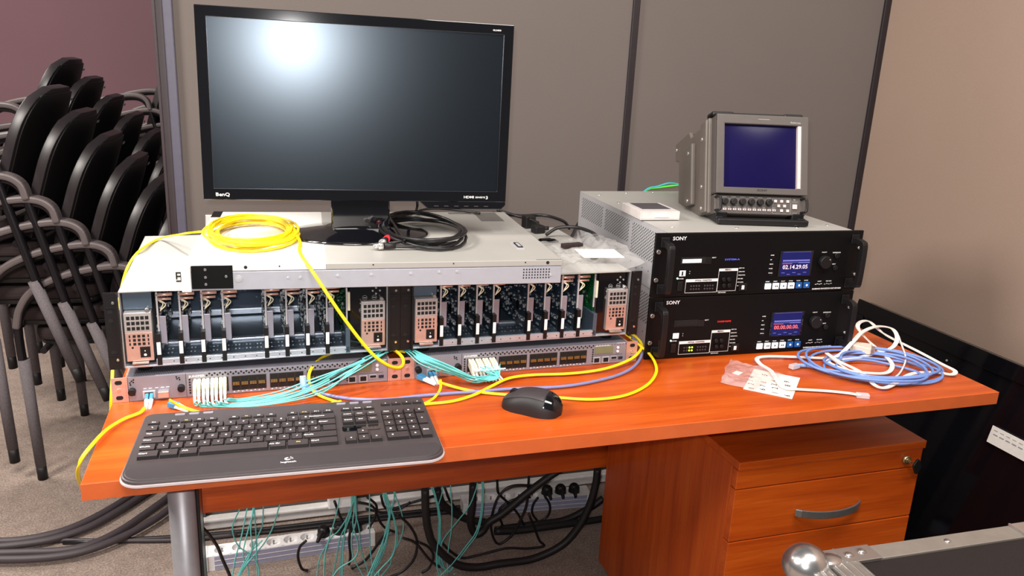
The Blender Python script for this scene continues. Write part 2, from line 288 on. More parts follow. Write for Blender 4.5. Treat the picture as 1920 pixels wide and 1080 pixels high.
CABLES = {
 'y_left': [[0.0559,0.2257,0.757],[0.0494,0.2117,0.7545],[0.0286,0.1917,0.7545],[0.0104,0.1517,0.757],[-0.002,0.1023,0.757],[-0.0138,0.083,0.745],[-0.0223,0.0946,0.72],[-0.0307,0.137,0.68],[-0.0441,0.2393,0.6]],
 'y_left2': [[0.0949,0.2137,0.772],[0.1113,0.2187,0.757],[0.1454,0.191,0.754],[0.1786,0.1719,0.753],[0.2197,0.1553,0.753],[0.2779,0.1597,0.753],[0.3307,0.182,0.7535],[0.3675,0.1968,0.7535]],
 'y_loop': [[0.4939,0.2902,0.8],[0.4391,0.3203,0.801],[0.3898,0.3176,0.8],[0.3506,0.3101,0.795],[0.3276,0.2791,0.79],[0.3176,0.2552,0.78],[0.3209,0.2421,0.762],[0.334,0.2253,0.754],[0.3667,0.1891,0.753],[0.4073,0.1544,0.753]],
 'y_coil_out': [[0.3026,0.4836,0.992],[0.3111,0.4305,0.995],[0.3149,0.3759,0.992],[0.311,0.3021,0.99],[0.3295,0.225,0.9718],[0.3697,0.2,0.908],[0.4123,0.19,0.8474],[0.4405,0.185,0.8213],[0.464,0.2,0.8059],[0.4786,0.225,0.8021],[0.48,0.25,0.8077],[0.4708,0.3005,0.803],[0.448,0.3133,0.803],[0.4273,0.3055,0.803]],
 'y_r1': [[0.548,0.2301,0.765],[0.5438,0.2102,0.757],[0.5304,0.1839,0.755],[0.5144,0.1661,0.754],[0.4883,0.1511,0.753],[0.4502,0.1414,0.753]],
 'y_r2': [[0.5421,0.2211,0.765],[0.5597,0.2196,0.758],[0.5855,0.203,0.7545],[0.6151,0.1837,0.754],[0.6551,0.1673,0.7535],[0.6913,0.1553,0.7535],[0.7362,0.1392,0.7535],[0.7991,0.1171,0.7535],[0.8635,0.121,0.7535],[0.926,0.1563,0.7535],[0.9717,0.2069,0.7545],[0.992,0.2518,0.758],[0.995,0.2876,0.765],[0.9841,0.3068,0.775],[0.9781,0.3333,0.78],[0.9648,0.3408,0.79]],
 'y_r3': [[0.48,0.1561,0.7535],[0.5124,0.1563,0.7535],[0.5554,0.159,0.7535],[0.5983,0.1763,0.7545],[0.6348,0.201,0.7565],[0.6798,0.2321,0.757],[0.7308,0.2421,0.7555],[0.7939,0.2368,0.755],[0.8494,0.2376,0.756],[0.8983,0.2463,0.759],[0.9473,0.2657,0.765],[0.9804,0.2956,0.77],[0.9937,0.3214,0.775],[0.986,0.3379,0.785],[0.9742,0.3529,0.79]],
 'blue_thick': [[0.3079,0.2619,0.775],[0.3121,0.2439,0.768],[0.3261,0.241,0.757],[0.3517,0.2206,0.7545],[0.3862,0.2022,0.7535],[0.4389,0.1859,0.754],[0.4957,0.1907,0.754],[0.5533,0.1912,0.754],[0.6116,0.1893,0.754],[0.672,0.1897,0.754],[0.7315,0.183,0.754],[0.7839,0.1829,0.754],[0.8426,0.1949,0.754],[0.8956,0.2144,0.754],[0.9409,0.243,0.756],[0.9776,0.2855,0.76],[0.9905,0.3185,0.768],[0.9773,0.3327,0.785]],
 'w_flat': [[1.3101,0.0334,0.754],[1.2923,0.0471,0.754],[1.2576,0.0642,0.754],[1.2106,0.0812,0.754],[1.1843,0.0941,0.754],[1.195,0.1352,0.755],[1.2084,0.1724,0.756],[1.206,0.206,0.758],[1.2186,0.2342,0.758],[1.2508,0.2435,0.757],[1.3068,0.2301,0.757],[1.3727,0.2116,0.757],[1.4054,0.2115,0.762],[1.4562,0.236,0.78],[1.4904,0.2502,0.795],[1.5393,0.2635,0.8],[1.5743,0.2577,0.795],[1.5663,0.2304,0.785],[1.5448,0.2141,0.77],[1.5114,0.2139,0.76],[1.4293,0.1981,0.757],[1.3779,0.2012,0.757],[1.3593,0.1861,0.757],[1.3698,0.1422,0.757],[1.4134,0.1165,0.757],[1.446,0.1161,0.757],[1.4803,0.1426,0.758],[1.5042,0.1816,0.758],[1.5133,0.2335,0.765],[1.4977,0.2564,0.785],[1.493,0.2713,0.8],[1.5147,0.2863,0.805],[1.5386,0.2885,0.803],[1.5475,0.2622,0.79],[1.5609,0.2456,0.78],[1.5833,0.1859,0.768],[1.5886,0.1243,0.762],[1.5895,0.0901,0.76],[1.5734,0.0802,0.757],[1.5487,0.0965,0.757],[1.5062,0.1017,0.757],[1.4699,0.0914,0.757],[1.4195,0.0649,0.757],[1.3805,0.0497,0.7565],[1.368,0.0642,0.757],[1.3848,0.1137,0.758],[1.3836,0.1437,0.76],[1.3713,0.1779,0.764],[1.3765,0.2184,0.765]],
 'w_flat2': [[1.5756,0.2359,0.785],[1.5647,0.2137,0.775],[1.5442,0.1782,0.765],[1.5182,0.1488,0.76],[1.4575,0.0998,0.758],[1.4137,0.0801,0.758],[1.3883,0.0878,0.758],[1.3688,0.1257,0.759],[1.3706,0.1762,0.76],[1.374,0.2003,0.76]],
 'bnc_a': [[0.4459,0.3322,0.996],[0.4725,0.3167,0.995],[0.5036,0.3008,0.994],[0.5427,0.3009,0.993],[0.5925,0.3435,0.992]],
 'mon_cable': [[0.4017,0.5063,1.02],[0.4317,0.5895,0.99],[0.4799,0.6153,0.99]],
 'blk1': [[0.5524,0.5,1.0469],[0.5565,0.52,1.0289],[0.5737,0.6521,0.99],[0.5359,0.6399,0.988],[0.5086,0.654,0.988]],
 'blk2': [[0.5655,0.6401,0.99],[0.599,0.6891,0.99],[0.6338,0.7071,0.99],[0.6757,0.6968,0.989],[0.728,0.6531,0.988]],
 'y_edge': [[0.1561,0.5051,0.988],[0.1318,0.5117,0.986],[0.1047,0.4951,0.986],[0.0496,0.6518,0.944],[0.024,0.5463,0.944],[0.005,0.52,0.9197],[-0.0062,0.5,0.8838],[-0.0069,0.42,0.8468],[-0.0067,0.36,0.8077],[-0.0055,0.33,0.7797],[-0.005,0.3,0.7529],[-0.0099,0.3,0.704],[-0.0175,0.31,0.6289]],
 'aqA0': [[0.1793,0.69,0.2879],[0.1698,0.69,0.267],[0.1569,0.69,0.2362],[0.157,0.69,0.2084],[0.1685,0.69,0.1752],[0.1965,0.69,0.146],[0.21,0.69,0.1115],[0.2099,0.69,0.0717]],
 'aqA1': [[0.1929,0.714,0.272],[0.1877,0.714,0.2518],[0.1821,0.714,0.2246],[0.1712,0.714,0.1768],[0.1572,0.714,0.129],[0.1454,0.714,0.0658]],
 'aqA2': [[0.2056,0.738,0.2596],[0.2017,0.738,0.2355],[0.1952,0.738,0.1865],[0.1964,0.738,0.143],[0.1856,0.738,0.101],[0.156,0.738,0.0469]],
 'aqA3': [[0.2079,0.702,0.2805],[0.2069,0.702,0.2564],[0.2079,0.702,0.2073],[0.2074,0.702,0.1577],[0.2068,0.702,0.1038],[0.2067,0.702,0.0637]],
 'aqA4': [[0.2044,0.726,0.2668],[0.2027,0.726,0.239],[0.1896,0.726,0.1949],[0.1749,0.726,0.129],[0.1851,0.726,0.0873],[0.1835,0.726,0.0507]],
 'aqA5': [[0.2284,0.69,0.2848],[0.227,0.69,0.2643],[0.2233,0.69,0.2266],[0.2102,0.69,0.1934],[0.1907,0.69,0.1469],[0.1715,0.69,0.1107],[0.1584,0.69,0.0806]],
 'aqA6': [[0.2698,0.714,0.2721],[0.2626,0.714,0.252],[0.2497,0.714,0.2078],[0.2303,0.714,0.1678],[0.2051,0.714,0.1358],[0.1767,0.714,0.1006],[0.1602,0.714,0.0632]],
 'aqA7': [[0.221,0.738,0.1538],[0.1895,0.738,0.1223],[0.1698,0.738,0.0852],[0.153,0.738,0.0475]],
 'aqB0': [[0.4082,0.69,0.2853],[0.4048,0.69,0.2646],[0.3949,0.69,0.2196],[0.3785,0.69,0.1607],[0.3685,0.69,0.1185],[0.364,0.69,0.0451]],
 'aqB1': [[0.4417,0.714,0.2672],[0.44,0.714,0.2494],[0.4317,0.714,0.2143],[0.4059,0.714,0.1706],[0.3867,0.714,0.1514],[0.3574,0.714,0.0968],[0.3482,0.714,0.0308]],
 'aqB2': [[0.4459,0.738,0.2529],[0.4441,0.738,0.2349],[0.4341,0.738,0.1885],[0.4207,0.738,0.1384],[0.4137,0.738,0.0944],[0.4093,0.738,0.0033]],
 'aqB3': [[0.4435,0.702,0.2738],[0.4418,0.702,0.2562],[0.424,0.702,0.2046],[0.4171,0.702,0.1471],[0.4134,0.702,0.1033],[0.4109,0.702,0.0285]],
 'aqB4': [[0.4493,0.726,0.2593],[0.4508,0.726,0.241],[0.449,0.726,0.2084],[0.4582,0.726,0.1553],[0.4612,0.726,0.1024],[0.4773,0.726,0.0388],[0.4838,0.726,-0.001]],
 'aqB5': [[0.4438,0.69,0.2807],[0.4419,0.69,0.2382],[0.4384,0.69,0.1954],[0.4506,0.69,0.135],[0.4408,0.69,0.0995],[0.4024,0.69,0.076],[0.3797,0.69,0.0424]],
 'aqB6': [[0.4829,0.714,0.2618],[0.4828,0.714,0.2255],[0.4826,0.714,0.1593],[0.4857,0.714,0.0838],[0.4988,0.714,0.0049]],
 'aqB7': [[0.441,0.738,0.2462],[0.4373,0.738,0.1917],[0.411,0.738,0.1324],[0.4005,0.738,0.0737],[0.3866,0.738,0.0072]],
 'aqB8': [[0.4466,0.702,0.2663],[0.4477,0.702,0.2012],[0.4362,0.702,0.1516],[0.4389,0.702,0.0992],[0.4611,0.702,0.0428],[0.4708,0.702,0.0182]],
 'aqC0': [[0.5144,0.69,0.2751],[0.5177,0.69,0.2639],[0.5306,0.69,0.2187],[0.5243,0.69,0.1756],[0.5082,0.69,0.1261],[0.492,0.69,0.0838],[0.4691,0.69,0.027]],
 'aqC1': [[0.5197,0.714,0.2607],[0.5246,0.714,0.2491],[0.5328,0.714,0.2003],[0.5232,0.714,0.1533],[0.5118,0.714,0.0948],[0.492,0.714,0.0446],[0.482,0.714,0.0078]],
 'aqC2': [[0.5479,0.738,0.247],[0.5497,0.738,0.2319],[0.5416,0.738,0.1958],[0.5351,0.738,0.1516],[0.5253,0.738,0.0998],[0.502,0.738,0.0342],[0.4751,0.738,-0.008]],
 'aqC3': [[0.5195,0.702,0.2675],[0.5243,0.702,0.2524],[0.5391,0.702,0.2103],[0.5508,0.702,0.1568],[0.5495,0.702,0.1119],[0.5298,0.702,0.0695],[0.5035,0.702,0.0433],[0.4837,0.702,0.016]],
 'aqC4': [[0.5492,0.726,0.2536],[0.5526,0.726,0.2348],[0.5662,0.726,0.1921],[0.5715,0.726,0.1462],[0.5602,0.726,0.1023],[0.5436,0.726,0.0742],[0.537,0.726,0.0405],[0.5136,0.726,0.0094],[0.5069,0.726,-0.005]],
 'aqC5': [[0.5208,0.69,0.2742],[0.5338,0.69,0.2255],[0.5438,0.69,0.1801],[0.5457,0.69,0.1353],[0.5377,0.69,0.0915],[0.5116,0.69,0.0617],[0.5018,0.69,0.0443],[0.5116,0.69,0.0197]],
 'aqC6': [[0.5164,0.714,0.2611],[0.5197,0.714,0.2461],[0.5312,0.714,0.1968],[0.5314,0.714,0.1521],[0.5184,0.714,0.1013],[0.5019,0.714,0.0735],[0.4887,0.714,0.0298],[0.4953,0.714,0.0055]],
 'aqC7': [[0.5496,0.738,0.2467],[0.5481,0.738,0.221],[0.5384,0.738,0.1738],[0.5336,0.738,0.1215],[0.5187,0.738,0.0624],[0.4953,0.738,0.0198],[0.4685,0.738,-0.0069]],
 'aqD0': [[0.6343,0.69,0.2777],[0.6413,0.69,0.2586],[0.6555,0.69,0.2162],[0.6603,0.69,0.1482],[0.6546,0.69,0.0958],[0.6539,0.69,0.0498],[0.6636,0.69,-0.0065]],
 'aqD1': [[0.6429,0.714,0.2632],[0.65,0.714,0.2438],[0.663,0.714,0.1859],[0.6624,0.714,0.1328],[0.6653,0.714,0.0784],[0.6699,0.714,0.0269],[0.6975,0.714,-0.0293]],
 'aqD2': [[0.6755,0.738,0.2455],[0.6743,0.738,0.2231],[0.665,0.738,0.1788],[0.6732,0.738,0.1161],[0.6711,0.738,0.0539],[0.6703,0.738,0.0065],[0.6696,0.738,-0.0416]],
 'aqD3': [[0.6889,0.702,0.2678],[0.6894,0.702,0.2492],[0.6941,0.702,0.1963],[0.694,0.702,0.1357],[0.6882,0.702,0.0905],[0.6859,0.702,0.0442],[0.6874,0.702,-0.0191]],
 'aqD4': [[0.7674,0.726,0.252],[0.7629,0.726,0.2298],[0.7469,0.726,0.1862],[0.7133,0.726,0.141],[0.6864,0.726,0.1062],[0.6732,0.726,0.0771],[0.6742,0.726,0.0299],[0.6963,0.726,-0.0136],[0.704,0.726,-0.039]],
 'aqD5': [[0.7689,0.69,0.2755],[0.7707,0.69,0.2456],[0.7691,0.69,0.178],[0.757,0.69,0.1263],[0.7304,0.69,0.0879],[0.697,0.69,0.0427],[0.6633,0.69,0.0093],[0.6498,0.69,-0.0041]],
 'aqD6': [[0.7795,0.714,0.2609],[0.7815,0.714,0.2267],[0.7797,0.714,0.162],[0.7676,0.714,0.1056],[0.744,0.714,0.0701],[0.7136,0.714,0.0276],[0.6967,0.714,0.0027],[0.6833,0.714,-0.0269]],
 'aqD7': [[0.6516,0.738,0.2486],[0.6555,0.738,0.2218],[0.6669,0.738,0.1671],[0.6755,0.738,0.0924],[0.6767,0.738,0.0372],[0.6882,0.738,-0.0045],[0.7103,0.738,-0.0364],[0.7396,0.738,-0.0536]],
 'aqD8': [[0.6419,0.702,0.27],[0.6509,0.702,0.2394],[0.664,0.702,0.1779],[0.6637,0.702,0.1096],[0.6579,0.702,0.0643],[0.6657,0.702,0.0201],[0.6872,0.702,-0.0072],[0.7086,0.702,-0.0227]],
 'ucord0': [[0.0953,0.55,0.357],[0.099,0.55,0.3314],[0.1132,0.55,0.3072],[0.1298,0.55,0.2728],[0.1386,0.55,0.239],[0.1501,0.55,0.2011],[0.1545,0.55,0.1805]],
 'ucord1': [[0.3296,0.8,0.0973],[0.313,0.8,0.0807],[0.3074,0.8,0.0509],[0.3162,0.8,0.0145],[0.3316,0.8,-0.0273]],
 'ucord2': [[0.4082,0.86,0.1685],[0.4195,0.86,0.128],[0.4293,0.86,0.0912],[0.4018,0.86,0.0794]],
 'ucord3': [[0.4434,0.8,0.111],[0.4398,0.8,0.0806],[0.4427,0.8,0.0331],[0.4386,0.8,-0.0457]],
 'ucord4': [[0.4721,0.9,0.1326],[0.5072,0.9,0.1199],[0.5249,0.9,0.0933],[0.5106,0.9,0.0546],[0.4783,0.9,0.0061],[0.4603,0.9,-0.0282]],
 'ucord5': [[0.5028,0.92,0.133],[0.5278,0.92,0.1053],[0.5313,0.92,0.0681],[0.5532,0.92,0.0278],[0.59,0.92,-0.007]],
 'ucord6': [[0.5421,0.92,0.1318],[0.553,0.92,0.0938],[0.5895,0.92,0.0806],[0.626,0.92,0.1003]],
 'ucord7': [[0.5002,0.93,0.091],[0.5507,0.93,0.0717],[0.6019,0.93,0.0853],[0.6985,0.93,0.1056]],
 'ucord8': [[0.5519,0.72,0.194],[0.5854,0.72,0.1555],[0.6062,0.72,0.1068],[0.6001,0.72,0.0537],[0.5699,0.72,0.0197],[0.5329,0.72,-0.0052]],
 'ucord9': [[0.5655,0.7,0.1334],[0.599,0.7,0.1132],[0.637,0.7,0.0573],[0.665,0.7,0.0294]],
 'ucord10': [[0.6097,0.72,0.1024],[0.6373,0.72,0.0827],[0.6516,0.72,0.0533],[0.6418,0.72,0.0195],[0.6218,0.72,-0.0206]],
 'ucord11': [[0.7116,0.86,0.1683],[0.7273,0.86,0.1259],[0.7581,0.86,0.085],[0.7889,0.86,0.06],[0.8428,0.86,0.044]],
 'ucord12': [[0.8589,0.85,0.1958],[0.8615,0.85,0.1712],[0.8667,0.85,0.1379],[0.899,0.85,0.1006],[0.928,0.85,0.0632],[0.9497,0.85,0.0221]],
 'ucord13': [[0.9516,0.8,0.1797],[0.8946,0.8,0.1869],[0.8617,0.8,0.1711],[0.841,0.8,0.1337],[0.8325,0.8,0.0701],[0.8458,0.8,0.0188],[0.8653,0.8,0.0054],[0.8983,0.8,0.0316],[0.9226,0.8,0.0818],[0.9355,0.8,0.1251],[0.9375,0.8,0.1935],[0.9366,0.8,0.2176]],
 'ucord14': [[1.0196,0.88,0.0924],[1.0378,0.88,0.06],[1.0358,0.88,0.0258],[1.0052,0.88,-0.0046],[0.937,0.88,-0.0055],[0.8697,0.88,-0.002]],
 'ucord15': [[0.9997,0.88,0.0907],[0.985,0.88,0.0672],[0.9847,0.88,0.0372],[1.0052,0.88,-0.0046]],
 'ucord16': [[0.9284,0.76,0.1174],[0.948,0.76,0.07],[0.9657,0.76,0.0263],[0.9801,0.76,-0.0217],[0.9293,0.76,-0.0054],[0.8716,0.76,0.0161],[0.8235,0.76,0.0113],[0.7803,0.76,-0.0144],[0.7401,0.76,-0.0099],[0.7065,0.76,0.0338],[0.6845,0.76,0.0611]],
 'ucord17': [[0.9681,0.86,0.1064],[0.9174,0.86,0.1048],[0.8796,0.86,0.0848],[0.8749,0.86,0.0604],[0.8861,0.86,0.0251]],
 'ucord18': [[0.4433,0.78,-0.0323],[0.4843,0.78,0.032],[0.525,0.78,0.0883],[0.5454,0.78,0.1086]],
 'uthick0': [[1.0988,0.7,0.2679],[1.0969,0.7,0.2214],[1.083,0.7,0.156],[1.0536,0.7,0.0921],[1.0077,0.7,0.0423],[0.9274,0.7,0.0064],[0.8362,0.7,-0.0069],[0.7639,0.7,0.0011],[0.7066,0.7,0.0344],[0.6499,0.7,0.0977],[0.6321,0.7,0.1461],[0.6245,0.7,0.1997],[0.6217,0.7,0.2664]],
 'uthick1': [[0.7704,0.78,0.2177],[0.7705,0.78,0.159],[0.7671,0.78,0.1],[0.7829,0.78,0.0615],[0.8046,0.78,0.0704],[0.8185,0.78,0.0926],[0.8582,0.78,0.1151],[0.9194,0.78,0.1631],[0.981,0.78,0.2072],[1.0361,0.78,0.2405]],
 'uthick2': [[0.6852,0.84,0.179],[0.7006,0.84,0.1332],[0.7381,0.84,0.0957],[0.7835,0.84,0.0688],[0.8369,0.84,0.0529]],
 'uthick3': [[1.202,0.86,0.0714],[1.1623,0.86,0.0463],[1.0822,0.86,0.0141],[0.9823,0.86,-0.0061],[0.883,0.86,0.0086]],
 'uthick4': [[1.1981,0.84,0.0142],[1.1173,0.84,-0.0134],[1.0363,0.84,-0.0187],[0.936,0.84,-0.0037],[0.8573,0.84,0.0207]],
 'floor0': [[-0.503,1.1219,0.012],[-0.4154,1.1083,0.012],[-0.3389,1.1193,0.012],[-0.2784,1.1501,0.012],[-0.2124,1.2137,0.012],[-0.1586,1.2857,0.012],[-0.1161,1.3478,0.012],[-0.0402,1.4666,0.012]],
 'floor1': [[-0.4927,1.0854,0.016],[-0.4081,1.0792,0.016],[-0.3248,1.0879,0.016],[-0.2443,1.1281,0.016],[-0.1787,1.1992,0.016],[-0.1311,1.2638,0.016],[-0.0958,1.3178,0.016],[-0.0211,1.4548,0.016]],
 'floor2': [[-0.4871,1.0628,0.012],[-0.3867,1.0456,0.012],[-0.2998,1.0318,0.012],[-0.2304,1.0432,0.012],[-0.1643,1.0931,0.012],[-0.1048,1.1726,0.012],[-0.0557,1.2449,0.012],[0.0044,1.3394,0.012]],
 'floor3': [[-0.474,1.0181,0.022],[-0.3604,0.9948,0.022],[-0.2769,0.9908,0.022],[-0.2094,1.0089,0.022],[-0.136,1.0558,0.022],[-0.0746,1.1173,0.022],[-0.0364,1.1728,0.022],[0.0259,1.2797,0.022]],
 'floor4': [[-0.5073,1.1362,0.008],[-0.3879,1.1109,0.008],[-0.2356,1.0721,0.008],[-0.0051,1.0205,0.008],[0.1506,1.0105,0.008]],
 'aL_top': [[0.4818,0.3067,0.8]],
 'aqL0': [[0.1367,0.2086,0.77],[0.1386,0.2189,0.757],[0.225,0.2097,0.756],[0.3116,0.2184,0.768],[0.4147,0.2675,0.798],[0.4632,0.3113,0.801],[0.4767,0.322,0.8]],
 'aqL1': [[0.1418,0.2033,0.77],[0.1485,0.2169,0.757],[0.2318,0.2122,0.757],[0.3157,0.2268,0.77],[0.4114,0.2708,0.799],[0.464,0.3088,0.801],[0.4775,0.3218,0.8]],
 'aqL2': [[0.1491,0.2061,0.77],[0.1586,0.2097,0.757],[0.2419,0.2018,0.758],[0.3218,0.2115,0.772],[0.4164,0.2514,0.8],[0.4648,0.3064,0.801],[0.4783,0.3217,0.8]],
 'aqL3': [[0.1532,0.201,0.77],[0.165,0.2135,0.757],[0.2386,0.2133,0.759],[0.3087,0.2261,0.774],[0.4068,0.2637,0.798],[0.4656,0.304,0.801],[0.479,0.3215,0.8]],
 'aqL4': [[0.1645,0.203,0.77],[0.1783,0.2126,0.757],[0.2523,0.2218,0.756],[0.3268,0.2341,0.768],[0.4211,0.2584,0.799],[0.4678,0.3104,0.801],[0.4798,0.3214,0.8]],
 'aqL5': [[0.1689,0.1978,0.77],[0.1881,0.2149,0.757],[0.2558,0.2233,0.757],[0.3307,0.238,0.77],[0.4154,0.2728,0.8],[0.4686,0.308,0.801],[0.4806,0.3213,0.8]],
 'aqL6': [[0.1775,0.2047,0.77],[0.198,0.2216,0.757],[0.2595,0.2293,0.758],[0.324,0.2441,0.772],[0.4098,0.2579,0.798],[0.4694,0.3056,0.801],[0.4814,0.3211,0.8]],
 'aqL7': [[0.1826,0.1994,0.77],[0.2047,0.2264,0.757],[0.2666,0.2346,0.759],[0.3314,0.2474,0.774],[0.4187,0.2695,0.799],[0.4702,0.3032,0.801],[0.4821,0.321,0.8]],
 'aqL8': [[0.1404,0.1993,0.77],[0.1456,0.2107,0.757],[0.225,0.2011,0.756],[0.3177,0.2035,0.768],[0.3972,0.2144,0.8],[0.4724,0.3096,0.801],[0.4829,0.3209,0.8]],
 'aqL9': [[0.1567,0.196,0.77],[0.1686,0.206,0.757],[0.2451,0.1973,0.757],[0.3387,0.2037,0.77],[0.4049,0.2484,0.798],[0.4732,0.3072,0.801],[0.4837,0.3207,0.8]],
 'aqL10': [[0.1713,0.1948,0.77],[0.185,0.2069,0.757],[0.2588,0.2027,0.758],[0.343,0.212,0.772],[0.4143,0.2492,0.799],[0.4739,0.3048,0.801],[0.4845,0.3206,0.8]],
 'aqL11': [[0.184,0.206,0.77],[0.208,0.2311,0.757],[0.2634,0.2445,0.759],[0.3134,0.2461,0.774],[0.4116,0.2576,0.8],[0.4747,0.3024,0.801],[0.4852,0.3204,0.8]],
 'aqR0': [[0.4854,0.3113,0.8],[0.4964,0.2782,0.802],[0.5097,0.2449,0.795],[0.5392,0.2395,0.781],[0.5763,0.2414,0.768],[0.6039,0.2153,0.762],[0.6309,0.2158,0.762],[0.6525,0.2166,0.765],[0.6594,0.2268,0.777]],
 'aqR1': [[0.4869,0.3111,0.8],[0.4992,0.2864,0.802],[0.5191,0.2546,0.795],[0.5521,0.2298,0.7846],[0.5857,0.2275,0.7716],[0.611,0.2135,0.765],[0.6351,0.2167,0.7624],[0.653,0.2181,0.7655],[0.647,0.2292,0.777]],
 'aqR2': [[0.4884,0.3108,0.8],[0.5019,0.2946,0.802],[0.5286,0.2645,0.795],[0.5649,0.2202,0.7883],[0.5949,0.2137,0.7753],[0.6181,0.2117,0.768],[0.6392,0.2176,0.7627],[0.6534,0.2197,0.7661],[0.6347,0.2315,0.777]],
 'aqR3': [[0.4899,0.3105,0.8],[0.501,0.2826,0.802],[0.5161,0.2549,0.795],[0.548,0.2383,0.7832],[0.5825,0.2352,0.7702],[0.6103,0.2222,0.762],[0.6345,0.2203,0.7631],[0.6538,0.2213,0.7666],[0.6225,0.2338,0.777]],
 'aqR4': [[0.4914,0.3103,0.8],[0.5038,0.2908,0.802],[0.5256,0.2648,0.795],[0.5609,0.2287,0.7868],[0.5917,0.2213,0.7738],[0.6175,0.2205,0.765],[0.6387,0.2213,0.7635],[0.6543,0.2229,0.7672],[0.6636,0.2412,0.777]],
 'aqR5': [[0.4929,0.31,0.8],[0.5029,0.2788,0.802],[0.5131,0.2552,0.795],[0.5438,0.2469,0.7817],[0.5792,0.2429,0.7687],[0.6039,0.2101,0.768],[0.6339,0.2239,0.7638],[0.6547,0.2244,0.7677],[0.6512,0.2436,0.777]],
 'aqR6': [[0.4944,0.3097,0.8],[0.5056,0.287,0.802],[0.5226,0.265,0.795],[0.5568,0.2372,0.7854],[0.5886,0.229,0.7724],[0.6169,0.2293,0.762],[0.6381,0.2249,0.7642],[0.6552,0.226,0.7683],[0.6387,0.2459,0.777]],
 'aqR7': [[0.4959,0.3095,0.8],[0.5084,0.2952,0.802],[0.5323,0.275,0.795],[0.5697,0.2275,0.789],[0.5978,0.2151,0.776],[0.6241,0.2276,0.765],[0.6423,0.2259,0.7645],[0.6556,0.2276,0.7688],[0.6263,0.2482,0.777]],
 'aqR8': [[0.4973,0.3092,0.8],[0.5075,0.2831,0.802],[0.5196,0.2653,0.795],[0.5526,0.2458,0.7839],[0.5854,0.2367,0.7709],[0.6103,0.2171,0.768],[0.6375,0.2286,0.7649],[0.656,0.2292,0.7694],[0.6679,0.2559,0.777]],
 'aqR9': [[0.4988,0.3089,0.8],[0.5103,0.2914,0.802],[0.5293,0.2753,0.795],[0.5656,0.2361,0.7875],[0.5946,0.2228,0.7745],[0.6234,0.2364,0.762],[0.6417,0.2295,0.7653],[0.6565,0.2308,0.7699],[0.6554,0.2583,0.777]],
 'aqR10': [[0.5003,0.3087,0.8],[0.5093,0.2793,0.802],[0.5167,0.2656,0.795],[0.5484,0.2544,0.7825],[0.5821,0.2444,0.7695],[0.6097,0.226,0.765],[0.637,0.2322,0.7656],[0.6569,0.2325,0.7705],[0.6428,0.2606,0.777]],
 'aqR11': [[0.5018,0.3084,0.8],[0.5121,0.2875,0.802],[0.5263,0.2756,0.795],[0.5615,0.2447,0.7861],[0.5915,0.2305,0.7731],[0.6168,0.2242,0.768],[0.6412,0.2332,0.766],[0.6574,0.2341,0.771],[0.6303,0.2629,0.777]],
}
# ------------------------------------------------------------------ setting
struct(MB().box((-4.2, -2.6, -.05), (2.3, 4.7, 0)).build('floor', 'carpet'))
struct(MB().box((-4.2, 4.6, 0), (2.3, 4.7, 3.0)).build('wall_far', 'far_wall_paint'))
wb = struct(MB().box((.068, 1.08, 0), (2.142, 1.13, 2.3)).build('wall_back', 'partition_fabric'))
struct(MB().box((2.142, -2.4, 0), (2.19, 1.13, 2.3)).build('wall_right', 'partition_fabric_right'))
struct(MB().box((1.268, 1.072, 0), (1.289, 1.08, 2.3)).build('trim_1', 'strip_dark', bevel=.002))
struct(MB().box((2.120, 1.070, 0), (2.142, 1.08, 2.3)).build('trim_2', 'strip_dark', bevel=.002))
struct(MB().box((.022, 1.078, 0), (.046, 1.14, 2.3)).box((.026, 1.070, 0), (.030, 1.078, 2.3)).build('trim_3', 'strip_brown', bevel=.002))
struct(MB().box((.046, 1.068, 0), (.068, 1.14, 2.3)).build('trim_4', 'strip_blue', bevel=.003))
struct(MB().box((.05, 1.055, .006), (1.9, 1.0795, .034)).box((.05, 1.05, .03), (1.9, 1.0795, .04)).build('baseboard_back', 'trunk_white', bevel=.003))

t = empty('wall_socket', (.44, 1.048, .06), 0, 'white plastic socket box above the white skirting duct under the desk', 'socket')
MB().box((-.035, -.02, -.02), (.035, .03, .06)).build('cover', 'white_plastic', t, .004)
# ------------------------------------------------------------------ desk
desk = empty('desk', (.8, .4, 0), 0, 'cherry wood office desk with thick top and grey column leg', 'desk')
dl = lambda x, y, z: (x-.8, y-.4, z)
d = MB().box(dl(0, 0.001, .7245), dl(1.61, .80, .75)).build('desktop', 'wood_x', desk, .0015)
MB().box(dl(0, -.0012, .7245), dl(1.61, .001, .7497)).build('edge_band', 'wood_edge', desk, .0006)
MB().box(dl(.085, .65, .30), dl(1.55, .668, .7245)).build('modesty_panel', 'wood_x', desk, .001)
for x, y in ((.112, .12), (1.49, .74)):
    l = MB().cyl(dl(x, y, .012), dl(x, y, .7245), .020, n=28).build('leg', 'desk_leg', desk)
    MB().cyl(dl(x, y, 0), dl(x, y, .012), .03, n=24).build('foot', 'black_rubber', l)
    MB().box(dl(x+.006, y+.015, .02), dl(x+.024, y+.075, .7245)).box(dl(x-.02, y+.06, .02), dl(x+.024, y+.075, .7245)).build('side_profile', 'desk_leg_dark', l, .003)
